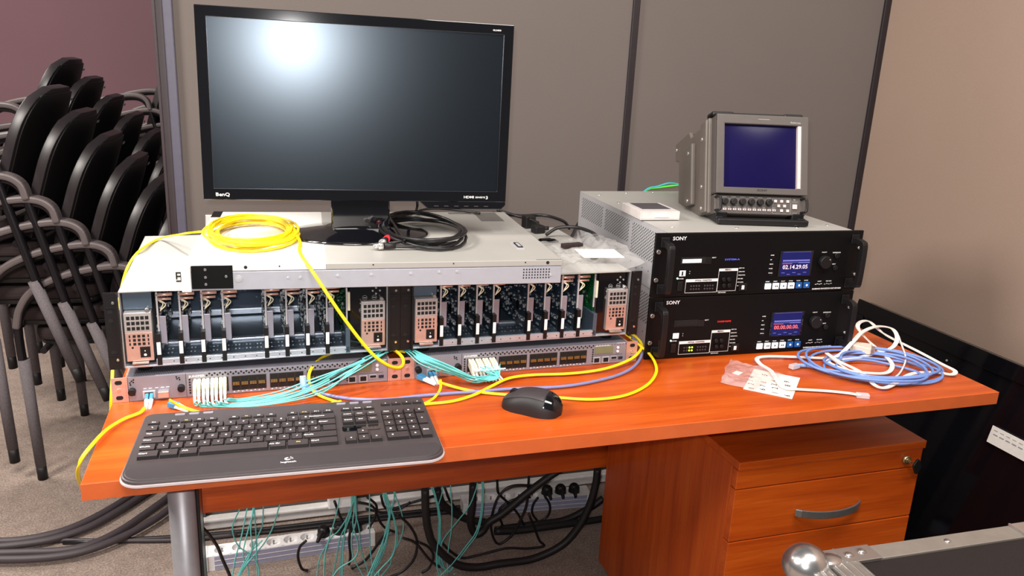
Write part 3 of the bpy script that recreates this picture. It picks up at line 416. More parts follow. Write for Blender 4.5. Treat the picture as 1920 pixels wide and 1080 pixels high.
# ------------------------------------------------------------------ pedestal
ped = empty('drawer_pedestal', (1.31, .07, 0), 0, 'cherry wood drawer pedestal with a lock and curved metal handle under the desk', 'cabinet')
W2 = .22
MB().box((-W2, -.003, .603), (W2, .56, .62)).build('top_panel', 'wood_x', ped, .0012)
MB().box((-W2, .02, .03), (-W2+.018, .56, .603)).box((W2-.02, .02, .03), (W2-.003, .56, .603)).box((-W2+.018, .54, .03), (W2-.018, .558, .603)).box((-W2+.018, .02, .03), (W2-.018, .54, .048)).build('carcass', 'wood_z', ped, .0008)
fz = [(.562, .6015), (.4475, .5595), (.285, .445), (.05, .2825)]
for i, (a, b) in enumerate(fz):
    if i == 0:
        q = MB().box((-W2, 0, a), (W2-.003, .019, b)).build('front_rail', 'wood_x', ped, .0012)
        lk = MB().cyl((.175, -.008, .583), (.175, .002, .583), .0085, n=24).cyl((.175, -.010, .583), (.175, -.008, .583), .0055, n=20).box((.173, -.018, .581), (.177, -.008, .585)).build('lock', 'brass_lock', q)
        k = MB(); k.prism(rrect(-.011, -.031, .011, .001, .006), -.002, .002, 'y')
        k.build('key', 'black_plastic', q, .0006, loc=(.187, -.016, .582), rot=(0, -.62, .3))
    else:
        q = MB().box((-W2, 0, a), (W2-.003, .019, b)).build('drawer', 'wood_x', ped, .0012)
        zc = a+.048
        h = MB(); P = []
        for j in range(17):
            s_ = -1+2*j/16; P.append((s_*.077, -.003-.024*(1-s_*s_)**.8, zc+.000))
        h.tube(P, .006, flat=(.016, .004), up=(0, 1, 0), sub=1)
        h.build('handle', 'handle_satin', q, .0012)
for x in (-.18, .18):
    for y in (.06, .5):
        MB().cyl((x-.012, y, .0145), (x+.012, y, .0145), .0145, n=20).box((x-.004, y-.006, .012), (x+.004, y+.006, .031)).build('castor', 'black_plastic', ped)
# ------------------------------------------------------------------ leaning display
tv = empty('display_panel', (2.135, .42, 0), 0, 'large glossy black display panel leaning against the right wall beside the desk', 'television')
M_ = Matrix.Translation((-.225, 0, .003)) @ Matrix.Rotation(.205, 4, 'Y')
LW = .47
def tvb(name, ma, *boxes, par=tv, bv=.002):
    b = MB(); b.M = M_
    for bb in boxes: b.box(*bb)
    return b.build(name, ma, par, bv)
tvb('housing', 'black_matte', ((.012, -.95, 0), (.055, LW, .66)))
tvb('bezel', 'black_gloss', ((.0, -.95, .62), (.014, LW, .665)), ((.0, LW-.04, 0), (.014, LW, .62)), ((.0, -.95, 0), (.014, LW-.04, .07)))
tvb('screen', 'black_gloss', ((.006, -.95, .07), (.012, LW-.04, .62)), bv=0)
b = MB(); b.M = M_; b.box((-.002, -.30, .452), (.0, -.105, .497)); 
for i in range(10):
    b.box((-.0026, -.128-.018*i, .476), (-.0019, -.115-.018*i, .4785), 1); b.box((-.0026, -.124-.018*i, .487), (-.0019, -.113-.018*i, .4884), 1)
lb = b.build('label', ['paper', 'grey_ink'], tv); lb['label'] = 'white printed label strip'
b = MB(); b.M = M_; b.cyl((-.002, .09, .60), (.0, .09, .60), .003, n=10).build('indicator', 'grey_ink', tv)
# ------------------------------------------------------------------ flight case
fc = empty('flight_case', (1.033, -.184, 0), -.025, 'black laminate flight case with aluminium edges and ball corner in the foreground', 'case')
b = MB().box((.008, -.62, .03), (.72, -.008, .592)).build('body', 'case_laminate', fc)
e = MB().box((.0, -.034, .590), (.72, 0, .596)).box((.0, -.006, .555), (.72, 0, .594)).build('edge_extrusion', 'aluminium_dull', fc, .001)
e.modifiers['bevel'].segments = 1
e = MB().box((.0, -.62, .590), (.034, -.03, .596)).box((.04, -.62, .590), (.092, -.034, .5965))
for i in range(3): e.box((.006+.010*i, -.62, .596), (.009+.010*i, -.03, .5985))
for i in range(4): e.box((.044+.014*i, -.62, .5965), (.047+.014*i, -.034, .599))
e.box((.0, -.62, .54), (.006, 0, .594)); e.build('side_extrusion', 'aluminium', fc, .0006)
for y in (-.62,): pass
MB().sphere((.010, -.014, .588), .036, nu=28, nv=18, sc=(1, 1, .92)).sphere((.044, -.022, .594), .019, sc=(1.5, 1.0, .55)).build('ball_corner', 'ball_steel', fc)
p_ = MB().box((.03, -.036, .5962), (.135, 0.001, .5985)).box((.068, -.036, .5984), (.0705, 0.001, .6)).build('corner_plate', 'aluminium', fc, .0008)
for x, y in ((.058, -.024), (.085, -.018), (.112, -.014)): MB().sphere((x, y, .5985), .006, sc=(1, 1, .55)).cyl((x, y, .5984), (x, y, .599), .0085, n=16).build('rivet', 'ball_steel', p_)
for x in (.28, .62): MB().sphere((x, -.017, .596), .006, sc=(1, 1, .5)).build('rivet', 'ball_steel', fc)
p_ = MB().box((.425, -.036, .5962), (.60, 0.001, .5985)).box((.425, -.036, .5984), (.429, 0.001, .6)).build('joint_plate', 'steel_bright', fc, .0008)
for x in (.10, .62):
    for y in (-.10, -.52): MB().cyl((x-.015, y, .02), (x+.015, y, .02), .02, n=18).box((x-.02, y-.02, .018), (x+.02, y+.02, .03)).build('castor', 'black_plastic', fc)

# ------------------------------------------------------------------ network switches
def make_switch(label):
    s = empty('network_switch', (.0014, .2707, .75), .0165, label, 'network switch', 'rack switches on the desktop')
    W, H, B = .4826, .044, .0245
    MB().box((B, .0, 0), (W-B, .36, .0435)).build('case', 'switch_top', s, .0008)
    f = MB()
    f.box((.0255, -.0015, .001), (.114, .0, .043)); f.box((.1155, -.0015, .001), (W-B-.001, .0, .043))
    v = f
    def hx(x, z, r=.0017): v.cyl((x, -.0022, z), (x, -.0014, z), r, n=6, m=1, smooth=False)
    for i in range(56):
        hx(.148+i*.0043, .0405 if i % 2 else .0375)
    for i in range(12): hx(.3895+.006*i, .0405, .0008)
    for i in range(6): hx(.1205, .008+.0048*i); hx(.3845, .008+.0048*i)
    for x, z in ((.031, .037), (.034, .039), (.0285, .034), (.0335, .0345), (.029, .0305), (.100, .039), (.104, .037), (.101, .0355), (.105, .0335), (.034, .012)): hx(x, z, .0014)
    for i in range(26):
        for j in range(2): v.box((.388+.0024*i, -.0022, .0185), (.3892+.0024*i, -.0014, .0192), 1)
    f.build('front_panel', ['switch_grey', 'hole_dark'], s)
    # perforated top
    v = MB()
    for i in range(22):
        for j in range(5): v.box((.034+.0035*i+.0015*(j % 2), .006+.006*j, .0432), (.036+.0035*i+.0015*(j % 2), .0085+.006*j, .0437))
    v.build('top_vents', 'hole_dark', s)
    for x in (.031, .107): MB().cyl((x, -.011, .0195), (x, 0, .0195), .006, n=20).build('thumbscrew', 'black_plastic', s, .0008)
    for x0 in (.1255, .188, .251, .314):
        b = MB().box((x0, -.0025, .0065), (x0+.057, -.0014, .0325), 0)
        for c_ in range(4):
            for r_ in range(2):
                b.box((x0+.0012+c_*.0141, -.0032, .0078+r_*.0125), (x0+.0129+c_*.0141, -.0024, .0185+r_*.0125), 1)
            for k in range(5): b.box((x0+.0018+c_*.0141+k*.0022, -.0062, .0172), (x0+.003+c_*.0141+k*.0022, -.003, .0222), 2)
        b.build('port_block', ['cage_dark', 'hole_dark', 'cage_gold'], s)
        b = MB()
        for k in range(8): b.box((x0+.002+k*.0069, -.0019, .0028+.0012*(k % 2)), (x0+.0045+k*.0069, -.0014, .0044+.0012*(k % 2)))
        b.build('port_numbers', 'white_ink', s)
    MB().text('JUNIPER', .119, .0345, .0048, y=-.0015, w=.026).build('lettering', 'white_ink', s)
    MB().box((.388, -.0028, .0225), (.4285, -.0014, .0375)).build('display', 'lcd_olive', s, .0004)
    MB().text('----------', .389, .0385, .0012, y=-.0015, w=.032).text('STATUS ALARM', .436, .0415, .0016, y=-.0015, w=.018).build('panel_text', 'white_ink', s)
    for z in (.0255, .0335): MB().cyl((.4385, -.0034, z), (.4385, -.0014, z), .0028, n=14).build('button', 'white_plastic', s)
    for x in (.386, .406):
        MB().box((x, -.0034, .003), (x+.0145, -.0014, .0155), 0).box((x+.0018, -.0038, .0052), (x+.0127, -.0033, .0140), 1).build('network_socket', ['steel_light', 'hole_dark'], s)
    MB().box((.4245, -.0030, .0085), (.4375, -.0014, .0155), 0).box((.4255, -.0034, .010), (.4365, -.0029, .0145), 1).build('usb_socket', ['steel_light', 'hole_dark'], s)
    MB().box((.4415, -.0030, .0085), (.4505, -.0014, .0135), 1).build('small_socket', ['steel_light', 'slate_dark'], s)
    MB().box((.047, -.006, .006), (.066, -.0014, .018), 0).box((.050, -.0065, .0075), (.063, -.0059, .0165), 1).build('optical_socket', ['steel_light', 'hole_dark'], s)
    MB().box((.070, -.010, .006), (.0875, -.0014, .017), 0).build('optical_module', 'steel_bright', s, .0008)
    for x in (.048, .056, .066, .075, .083): MB().box((x, -.002, .0215), (x+.005, -.0014, .0225)).build('marking', 'white_ink', s)
    for sx in (0, 1):
        x0 = 0 if sx == 0 else W-.0225
        e = MB().box((x0, -.0015, .0005), (x0+.0225, .0008, .0435), 0)
        if sx == 0: e.box((.0212, -.0015, .0005), (.0245, .05, .0435), 0)
        else: e.box((W-.0245, -.0015, .0005), (W-.0212, .05, .0435), 0)
        for z in (.0085, .0355): e.prism(rrect(x0+.0055, z-.0035, x0+.0165, z+.0035, .0034), -.0021, -.0014, 'y', 1)
        e = e.build('mounting_ear', ['copper_desk_tint', 'hole_dark'], s)
        MB().cyl((x0+.011, -.0030, .022), (x0+.011, -.0014, .022), .0032, n=12).build('screw', 'steel_bright', e)
    return s
sw = make_switch('left of the two grey rack switches, partly behind the keyboard')
u_ = Vector((math.cos(.0165), math.sin(.0165), 0))
sw2 = copy_thing(sw, Vector((.0014, .2707, .75))+u_*.4832, label='right of the two grey rack switches, ending beside the black processors')

# ------------------------------------------------------------------ card frames
def make_card(green=False):
    c = MB()
    pc = 1 if green else 0
    c.box((-.0008, .012, .012), (.0008, .245, .126), pc)
    c.box((-.0014, .0095, .058), (.0014, .0125, .126), 2)
    rnd = random.Random(5 if green else 11)
    for side in (-1, 1):
        for _ in range(230):
            y = rnd.uniform(.016, .235); z = rnd.uniform(.016, .122); sy_ = rnd.uniform(.0012, .006); sz = rnd.uniform(.0012, .005); h = rnd.uniform(.0008, .0038)
            m_ = rnd.choice([3, 4, 4, 4, 4, 0, 2]) if not green else rnd.choice([3, 1, 1, 1, 4])
            a, b_ = (.0008, .0008+h) if side > 0 else (-.0008-h, -.0008)
            c.box((a, y, z), (b_, y+sy_, z+sz), m_)
        for _ in range(5):
            y = rnd.uniform(.03, .2); z = rnd.uniform(.03, .10); a, b_ = (.0008, .003) if side > 0 else (-.003, -.0008)
            if not green: c.box((a, y, z), (b_, y+.016, z+.016), 3)
    return c
def make_frame(label):
    s = empty('card_frame', (.0002, .2789, .807), .016, label, 'rack frame', 'modular card frames above the switches')
    W, H, D, a, b = .4826, .132, .42, .0225, .4601
    MB().box((a, 0, 0), (a+.0018, D, H)).box((b-.0018, 0, 0), (b, D, H)).box((a+.0018, .26, .0018), (b-.0018, .262, H-.0015)).box((a+.0018, .262, .0018), (b-.0018, D, H-.0015)).build('housing', 'steel_galv', s)
    MB().box((a, -.001, H-.0015), (b, D, H)).build('top_cover', 'frame_lid', s)
    f = MB().box((a+.0018, .0, .0), (b-.0018, .262, .0018), 0)
    for k in range(52):
        for yy in (.012, .03, .055, .075): f.box((.078+.0062*k, yy, .0018), (.0806+.0062*k, yy+.005, .0022), 1 if k % 3 else 0)
    f.build('floor_plate', ['slate', 'rail_metal'], s)
    f = MB().box((a+.0018, .2585, .0018), (b-.0018, .2598, H-.0015), 0)
    rnd = random.Random(3)
    for k in range(90): x = rnd.uniform(.08, .39); z = rnd.choice([.035, .05, .085, .11]); f.box((x, .2575, z), (x+.003, .2586, z+.003), 1)
    f.build('backplane', ['slate_dark', 'slate'], s)
    MB().box((.072, .250, .004), (.392, .258, .016)).box((.072, .250, .060), (.392, .258, .072)).build('rear_rail', 'rail_metal', s, .001)
    MB().box((.072, .10, .0018), (.392, .112, .0062)).build('cross_rail', 'rail_metal', s, .001)
    l = MB().box((a+.0018, -.002, .0002), (b-.0018, .012, .0035)).box((.072, -.003, .0035), (.392, .004, .0135))
    l.build('front_lip', 'rail_metal', s, .0006)
    h = MB()
    for k in range(17): h.cyl((.08+.019*k, -.0036, .0082), (.08+.019*k, -.0028, .0082), .0010, n=8)
    h.build('rail_screws', 'hole_dark', s)
    # rack ears
    for sx in (0, 1):
        x0 = 0 if sx == 0 else b
        xc = x0+.0112
        e = MB().box((x0+.0003, -.004, .0), (x0+.0222, -.001, H)).box((x0+.0003 if sx else x0+.0195, -.012, .0), (x0+.003 if sx else x0+.0222, -.001, H))
        e.box((x0+.003, -.0055, .024), (x0+.0195, -.004, .026)).box((x0+.003, -.0055, .106), (x0+.0195, -.004, .108))
        for z in (.030, .085, .1): e.prism(rrect(xc-.006, z-.003, xc+.002, z+.003, .0029), -.0046, -.0038, 'y', 1)
        e = e.build('rack_ear', ['black_plastic', 'hole_dark'], s)
        for z in (.017, .115): MB().cyl((xc+.003, -.0058, z), (xc+.003, -.0038, z), .0022, n=12).build('screw', 'steel_bright', e)
    # power supplies
    for x0, x1 in ((.0275, .069), (.4125, .455)):
        P = MB().box((x0, .001, .012), (x1, .24, .096))
        P = P.build('power_supply', 'steel_galv', s, .0006)
        p = MB().box((x0, -.003, .012), (x1, .001, .062), 1).box((x0, -.0035, .062), (x1, .001, .096), 0)  # lower plate carries the painted reflection of the orange desk
        p.build('faceplate', ['steel_galv', 'copper_desk_tint'], P, .0006)
        g = MB(); w_ = (x1-x0)
        for i in range(5):
            for j in range(3):
                cx = x0+w_*(.16+.17*i); g.box((cx-.0026, -.0041, .0665+.009*j), (cx+.0026, -.0034, .0722+.009*j))
                k = .0022 if 0 < i < 4 else .0011
                g.box((cx-k, -.0036, .0400+.0068*j), (cx+k, -.0029, .0444+.0068*j))
        g.build('grille', 'hole_dark', P)
        xs = x1-.0205
        r_ = MB().box((xs, -.0045, .0185), (xs+.0155, -.0028, .037))
        r_.prism(rrect(xs+.0052, .021, xs+.0098, .0252, .002), -.0049, -.0044, 'y', 1).box((xs+.0068, -.0049, .029), (xs+.0082, -.0044, .031), 1).build('rocker_switch', ['black_plastic', 'white_ink'], P, .0003)
        MB().box((x0+.008, -.009, .0085), (x1-.008, -.002, .0115)).build('pull_tab', 'steel_bright', P, .0006)
        MB().cyl((x1-.006, -.004, .0995), (x1-.006, .02, .0995), .0032, n=12).build('latch', 'steel_bright', P)
        MB().cyl((x0+.010, -.0034, .036), (x0+.010, -.0026, .036), .0018, n=10).build('screw', 'hole_dark', P)
        MB().box((x0-.001, .012, .098), (x1+.001, .2, H-.003)).build('rear_box', 'slate', P)
    # cards
    xs = [.078, .1125, .1475, .1805, .2500, .2845, .3195, .3535]
    card = None
    for i, x in enumerate(xs):
        if card is None:
            card = make_card().build('circuit_card', ['pcb_blue', 'pcb_green', 'steel_light', 'chip', 'solder'], s)
            MB().box((.0022, .010, .036), (.0120, .013, .084)).box((.0018, .010, .036), (.0034, .030, .084)).build('bracket', 'bracket_lilac', card, .0006)
            MB().box((-.0045, -.0045, .003), (.0030, .012, .058)).box((-.0038, -.0052, .0215), (.0023, -.0044, .0435), 1).build('ejector_lever', ['black_plastic', 'white_ink'], card, .0005)
            MB().tube([(-.002, .012, .121), (.024, .012, .1215)], .0030, n=10, sub=1).tube([(-.002, .012, .1135), (.022, .012, .1135)], .0022, n=10, sub=1).build('connector', 'copper_desk_tint', card)
            MB().tube([(.002, .012, .112), (.009, .011, .106), (.006, .012, .098), (.004, .013, .092)], .0011, n=6).tube([(.004, .012, .112), (.013, .011, .104), (.005, .012, .094)], .0011, n=6).build('wire', 'cream_plastic', card)
            card.location = (x, 0, 0)
        else:
            c = card.copy(); COL.objects.link(c); c.parent = s; c.location = (x, 0, 0)
            for ch in list(card.children):
                q = ch.copy(); COL.objects.link(q); q.parent = c
    c = make_card(True).build('controller_card', ['pcb_blue', 'pcb_green', 'steel_light', 'chip', 'solder'], s); c.location = (.3885, 0, 0)
    MB().box((-.004, -.003, .002), (.004, .05, .048)).build('guide', 'slate', c, .0006)
    MB().box((.0015, .006, .078), (.006, .013, .112)).build('connector', 'cream_plastic', c, .0006)
    k = MB().box((.394, .006, .002), (.4581, .010, H-.002), 0)
    for x, z in ((.420, .101), (.437, .101), (.414, .078)):
        for q in range(14):
            a0 = 2*PI*q/14; a1 = 2*PI*(q+1)/14; k.tube([(x+.0042*math.cos(a0), .0055, z+.0042*math.sin(a0)), (x+.0042*math.cos(a1), .0055, z+.0042*math.sin(a1))], .0004, n=4, m=1, sub=1)
        k.box((x-.003, .0052, z-.0007), (x+.003, .006, z+.0007), 1)
    for x, z in ((.440, .119), (.447, .1135), (.434, .1135), (.440, .108), (.413, .091)): k.cyl((x, .0045, z), (x, .006, z), .0018, n=10, m=1)
    k.build('monitor_panel', ['black_gloss', 'grey_ink'], s)
    for x in (.05, .43):
        for y in (.03, .38): MB().cyl((x, y, -.0135), (x, y, 0), .012, .0135, n=24).build('foot', 'black_rubber', s)
    return s
fr = make_frame('left of the two open card frames, under the white server lid')
u_ = Vector((math.cos(.016), math.sin(.016), 0))
fr2 = copy_thing(fr, Vector((.0002, .2789, .807))+u_*.4826, label='right of the two open card frames, partly covered by the plastic bag')
# ------------------------------------------------------------------ flat server lying across the frames
sv = empty('rack_server', (.125, .268, .939), -.06, 'flat grey server chassis lying on the card frames under the monitor', 'server')
L_, D_, H_ = .645, .462, .0440
MB().box((0, 0, .0005), (L_, D_, .032)).box((0, .0015, .032), (L_, D_, H_-.0008)).build('case', 'steel_side', sv, .0008)
q = MB().box((-.001, -.0008, .0335), (.226, D_+.001, H_)).build('front_lid', 'steel_lid_white', sv, .0008);  # whiter than the rear lid: part of the spot's glare put into colour
q = MB().box((.2265, -.0008, .0335), (L_+.001, D_+.001, H_)).build('rear_lid', 'steel_lid', sv, .0008)
m_ = MB().box((.455, .395, .0), (.505, .425, .0005), 0)
m_.M = Matrix.Translation((0, 0, H_))
m_ = MB(); z = H_
m_.box((.569, .353, z), (.621, .455, z+.0003)); m_.box((.510, .437, z), (.562, .455, z+.0003))
m_.build('lid_label', 'label_grey', sv)
m_ = MB()
for i in range(9): m_.box((.572, .235+.009*i, z), (.618, .2362+.009*i, z+.0003))
m_.build('lid_text', 'grey_ink', sv)
MB().prism(rrect(.583, .088, .600, .145, .003), z, z+.001, 'z', 0).prism(rrect(.5865, .096, .597, .136, .002), z+.001, z+.0022, 'z', 1).box((.589, .102, z+.0022), (.5945, .128, z+.0028), 0).build('lid_latch', ['hole_dark', 'black_plastic'], sv).data.materials[0] = MATS['steel_light']
bx = MB().box((.011, -.0025, .004), (.0755, .0, .0435))
bx = bx.build('rail_bracket', 'black_matte', sv, .0006)
for x, zz in ((.033, .037), (.033, .024), (.033, .012), (.065, .025)): MB().cyl((x, -.0040, zz), (x, -.002, zz), .0022, n=12).build('screw', 'steel_bright', bx)
q = MB().prism([(-.0, .002), (-.0, .043), (-.016, .043), (-.042, .026), (-.047, .002)], -.004, .0, 'y').box((-.004, -.006, .0), (.0105, -.001, .043)).build('rack_ear', 'steel_lid_white', sv, .0008)
MB().box((-.012, -.005, .018), (-.003, -.0035, .020)).box((-.012, -.005, .022), (-.010, -.0035, .034)).box((-.012, -.005, .026), (-.003, -.0035, .028)).box((-.012, -.005, .032), (-.003, -.0035, .034)).box((-.005, -.005, .018), (-.003, -.0035, .034)).build('ear_mark', 'hole_dark', q)
MB().box((-.001, D_-.06, .0), (.018, D_+.004, H_+.0008)).build('rear_bracket', 'black_matte', sv, .0006)
MB().box((-.018, D_-.012, .006), (0, D_+.002, .04)).build('rear_ear', 'steel_bright', sv, .002)
v = MB()
for i in range(10):
    for j in range(4): v.cyl((.574+.0053*i, -.0005, .0115+.0052*j), (.574+.0053*i, .0005, .0115+.0052*j), .0014, n=8)
for i in range(14): v.box((.598+.0034*i, .002, H_-.0002), (.600+.0034*i, .005, H_+.0003))
v.build('vent_holes', 'hole_dark', sv)
for x, zz, r in ((.096, .0395, .0028), (.618, .0395, .0030)): MB().cyl((x, -.0012, zz), (x, 0, zz), r, n=14).build('hole', 'hole_dark', sv)
for x, zz in ((.15, .0405), (.305, .0405), (.445, .0405), (.576, .0405)): MB().cyl((x, -.0012, zz), (x, 0, zz), .0013, n=8).build('lid_screw', 'hole_dark', sv)
for x, zz, r in ((.084, .020, .0055), (.163, .020, .002), (.183, .020, .0024), (.245, .022, .0026), (.302, .0225, .0024), (.37, .0235, .0026), (.42, .025, .0024), (.452, .0255, .0026), (.625, .016, .0028)):
    MB().cyl((x, -.0010, zz), (x, 0.0, zz), r, r*.9, n=16).cyl((x, -.0016, zz), (x, -.0008, zz), r*.45, n=10).build('rivet', 'steel_light', sv)

# ------------------------------------------------------------------ desktop monitor
mo = empty('monitor', (.440, .455, .9835), -.051, 'large black glossy widescreen monitor standing on the flat server', 'monitor')
HW, z0, z1 = .2895, .0765, .4125
fb = .0015
bz = MB(); zc0, zc1 = .0775, .413
def quadring(bm, X0, Z0, X1, Z1, x0, zz0, x1, zz1, y0, y1, m=0):
    O4 = [(X0, Z0), (X1, Z0), (X1, Z1), (X0, Z1)]; I4 = [(x0, zz0), (x1, zz0), (x1, zz1), (x0, zz1)]
    V = [(x, y, z) for y in (y0, y1) for x, z in O4+I4]; F = []
    for k in range(4):
        j = (k+1) % 4
        F += [(k, j, 4+j, 4+k), (8+j, 8+k, 12+k, 12+j), (k, 8+k, 8+j, j), (4+k, 4+j, 12+j, 12+k)]
    bm.add(V, F, m)
# centre of the screen lies .2425 above the base
SC = .2425; sx, sz = .2657, .1495
mo_t = Matrix.Rotation(-.007, 4, 'Y')
def mob(y=-.012):
    b = MB(); b.M = Matrix.Translation((-.004, y, SC)) @ Matrix.Rotation(.007, 4, 'Y'); return b
out = [(-HW, -sz-.010), (-HW+.008, -sz-.0185)]
XL, XR, ZT, ZB = -.2845, .2845, .168, -.1705
poly = [(XR, ZB-.006), (XR, ZT-.006), (XR-.006, ZT), (XL+.006, ZT), (XL, ZT-.006), (XL, ZB+.010), (XL+.010, ZB), (.112, ZB), (.128, ZB-.0145), (XR-.008, ZB-.0145)]
b = mob(); b.prism(poly, .0135, .032, 'y'); b.build('back_cover', 'black_plastic', mo, .004)
b = mob(); quadring(b, XL, ZB, XR, ZT, -sx, -sz, sx, sz, 0, .0135); b.prism([(.112, ZB), (.128, ZB-.0145), (XR-.008, ZB-.0145), (XR, ZB-.006), (XR, ZB)], 0, .0135, 'y')
b.build('bezel', 'black_gloss', mo, .0012)
b = mob(); quadring(b, -sx-.0006, -sz-.0006, sx+.0006, sz+.0006, -sx, -sz, sx, sz, -.0003, .0005); b.build('inner_rim', 'key_side', mo)
b = mob(); b.box((-sx, .003, -sz), (sx, .013, sz)); b.build('screen', 'screen_matte', mo)
b = mob(); b.text('BenQ', -.263, -.1645, .0075, y=-.0002, w=.024).text('HDMI', .199, -.163, .0048, y=-.0002, w=.020).text('SENSEYE', .222, -.1625, .0032, y=-.0002, w=.020).text('3', .2435, -.1645, .0062, y=-.0002, w=.004).text('GL2450', .243, .1555, .0028, y=-.0002, w=.016)
b.build('lettering', 'white_ink', mo)
b = mob()
for i in range(6): b.box((.140+.020*i, -.0004, -.1795), (.149+.020*i, 0, -.1782))
b.build('button_marks', 'grey_jacket', mo)
MB().box((-.062, .002, .012), (.050, .038, .092)).prism([(-.050, .002), (.040, .002), (.040, .05), (-.050, .05)], .085, .3, 'z').build('stand_neck', 'black_gloss', mo, .003)
pr = [(0.0001, .0165), (.055, .0160), (.058, .0125), (.118, .0045), (.1235, .0025), (.1235, 0), (0.0001, 0)]
b = MB(); b.lathe(pr, n=64); b.M = Matrix.Scale(1.13, 4, (1, 0, 0)) @ Matrix.Scale(.86, 4, (0, 1, 0)); b.v = [b.M @ v_ for v_ in b.v]
b.build('stand_base', 'black_gloss', mo, loc=(-.010, .028, 0))
MB().box((-.2, .035, .15), (.2, .055, .33)).build('rear_housing', 'black_plastic', mo, .008)

# ------------------------------------------------------------------ rack processors
def make_proc(label, upper):
    s = empty('video_processor', (.9869, .2906, .75+(.1332 if upper else .0005)), -.0288, label, 'rack processor', 'black fronted processors stacked on the desk')
    W, H, D, a, b = .4826, .1325, .498, .0262, .4564
    c = MB(); c.box((a, .003, .0005), (a+.0015, D, H)).box((b-.0015, .003, .0005), (b, D, H)).box((a, .003, .0), (b, D, .002)).box((a, D-.002, .002), (b, D, H))
    MB().box((a, .003, H-.0012), (b, D+.001, H+.0002)).build('lid', 'steel_lid', s, .0005)
    v = c
    for seg in range(3):
        y0 = .03+seg*.155
        for i in range(24):
            for j in range(9):
                y = y0+.0058*i; z = .085-.0075*j+.117*0+.026
                z = .118-.0072*j-(.0036 if i % 2 else 0)
                if j > 6 and seg: continue
                v.box((a-.0003, y, z), (a+.0003, y+.0028, z+.0030), 1)
    for i in range(14): v.box((a-.0003, .04+.03*i, .030+(.004 if i % 3 else -.004)), (a+.0003, .0425+.03*i, .0325+(.004 if i % 3 else -.004)), 1)
    c.build('chassis', ['steel_light', 'hole_dark'], s)
    if upper:
        sc = MB()
        for x, y in ((.06, .05), (.20, .035), (.34, .03), (.05, .20), (.06, .33), (.055, .44), (.14, .47), (.22, .48), (.43, .05), (.44, .22)): sc.cyl((x, y, H), (x, y, H+.0012), .004, n=14)
        sc.build('lid_screws', 'steel_bright', s)
    MB().box((.0, -.003, .0005), (W, .003, H-.0005)).build('front_panel', 'black_panel', s, .0008)
    MB().box((.030, -.0045, .0015), (.452, -.003, H-.0015)).build('face_cover', 'black_matte', s, .0008)
    for x in (.020, .4626):
        h = MB(); x_ = x; k = 1 if x < .2 else 1
        h.tube([(x_, -.003, .112), (x_, -.028, .110), (x_+.0, -.034, .100), (x_, -.034, .030), (x_, -.028, .020), (x_, -.003, .018)], .007, flat=(.012, .012), up=(1, 0, 0), sub=4)
        h.box((x_-.009, -.006, .104), (x_+.009, -.003, .124)).box((x_-.009, -.006, .008), (x_+.009, -.003, .028))
        h = h.build('handle', 'black_plastic', s, .002)
        xs = .0075 if x < .2 else W-.0075
        for z in (.095, .037): MB().cyl((xs, -.0065, z), (xs, -.003, z), .0045 if x < .2 else .0032, n=16).build('screw', 'steel_bright', h, .0008)
    y = -.0047
    T_ = MB(); dz = -.004 if upper else 0
    T_.text('SONY', .036, .118, .0075, y=y, w=.030)
    T_.text('OPTICAL  CONDITION', .094, .0325, .0032, y=y-.0006, w=.038, m=1).text('MENU', .160, .0535, .0032, y=y-.0006, w=.014, m=1)
    T_.text('EJECT', .1275, .0795, .0024, y=y, w=.009).text('POWER', .0565, .0375, .002, y=y, w=.012).text('NETWORK', .150, .0055, .002, y=y, w=.018)
    for i, tt in enumerate(('SET IN', 'GENLOCK', 'OPERATING', 'FAN ERR', 'SYS ERR', 'ACCESS')): T_.text(tt, .192, .0565-.0075*i, .0019, y=y, w=.012+.002*(i % 3))
    for i in range(5): T_.text(('HOME', 'UP', 'MENU', 'PAGE', 'STATUS')[i], .2625, .082-.0095*i, .0021, y=y, w=(.008, .004, .008, .008, .009)[i])
    for i in range(6): T_.text(('REC', 'PREV', 'PLAY', 'F FWD', 'STOP', 'PAUSE')[i], .259+.0186*i, .0255, .002, y=y, w=.009)
    T_.text('ADJUST', .385, .0855, .0023, y=y, w=.012).text('REFERENCE', .412, .0845, .0023, y=y, w=.019).text('REV', .415, .0595, .0022, y=y, w=.008)
    T_.text('LIGHT', .3855, .0225, .0021, y=y, w=.009).text('KEY INH', .406, .0225, .0021, y=y, w=.013)
    T_.text('BASEBAND PROCESSOR UNIT BPU4000', .3745, .0055, .0032, y=y, w=.071)
    for i in range(4): T_.box((.3795+.0045*i, y-.0003, .0165+.001*(i % 2)), (.383+.0045*i, y, .0175+.001*(i % 2))); T_.box((.402+.0052*i, y-.0003, .0165+.0012*(i % 2)), (.4055+.0052*i, y, .0172+.0012*(i % 2)))
    T_.build('lettering', ['white_ink', 'black_matte'], s)
    T2 = MB().text('SYSTEM-A' if upper else 'STANDBY MASTER', .157, .0745, .0034, y=y, w=.034 if upper else .032); T2.build('status_text', 'text_blue' if upper else 'text_red', s)
    # outline boxes
    F = MB()
    def frame_(x0, zz0, x1, zz1, t=.0006):
        F.box((x0, y-.0002, zz0), (x1, y, zz0+t)).box((x0, y-.0002, zz1-t), (x1, y, zz1)).box((x0, y-.0002, zz0), (x0+t, y, zz1)).box((x1-t, y-.0002, zz0), (x1, y, zz1))
    frame_(.074, .008, .1465, .037); F.box((.074, y-.0004, .0310), (.1465, y, .037))
    frame_(.1465, .0095, .1900, .0575); F.box((.1465, y-.0004, .052), (.1900, y, .0575))
    F.build('panel_outlines', 'white_ink', s)
    dd = MB()
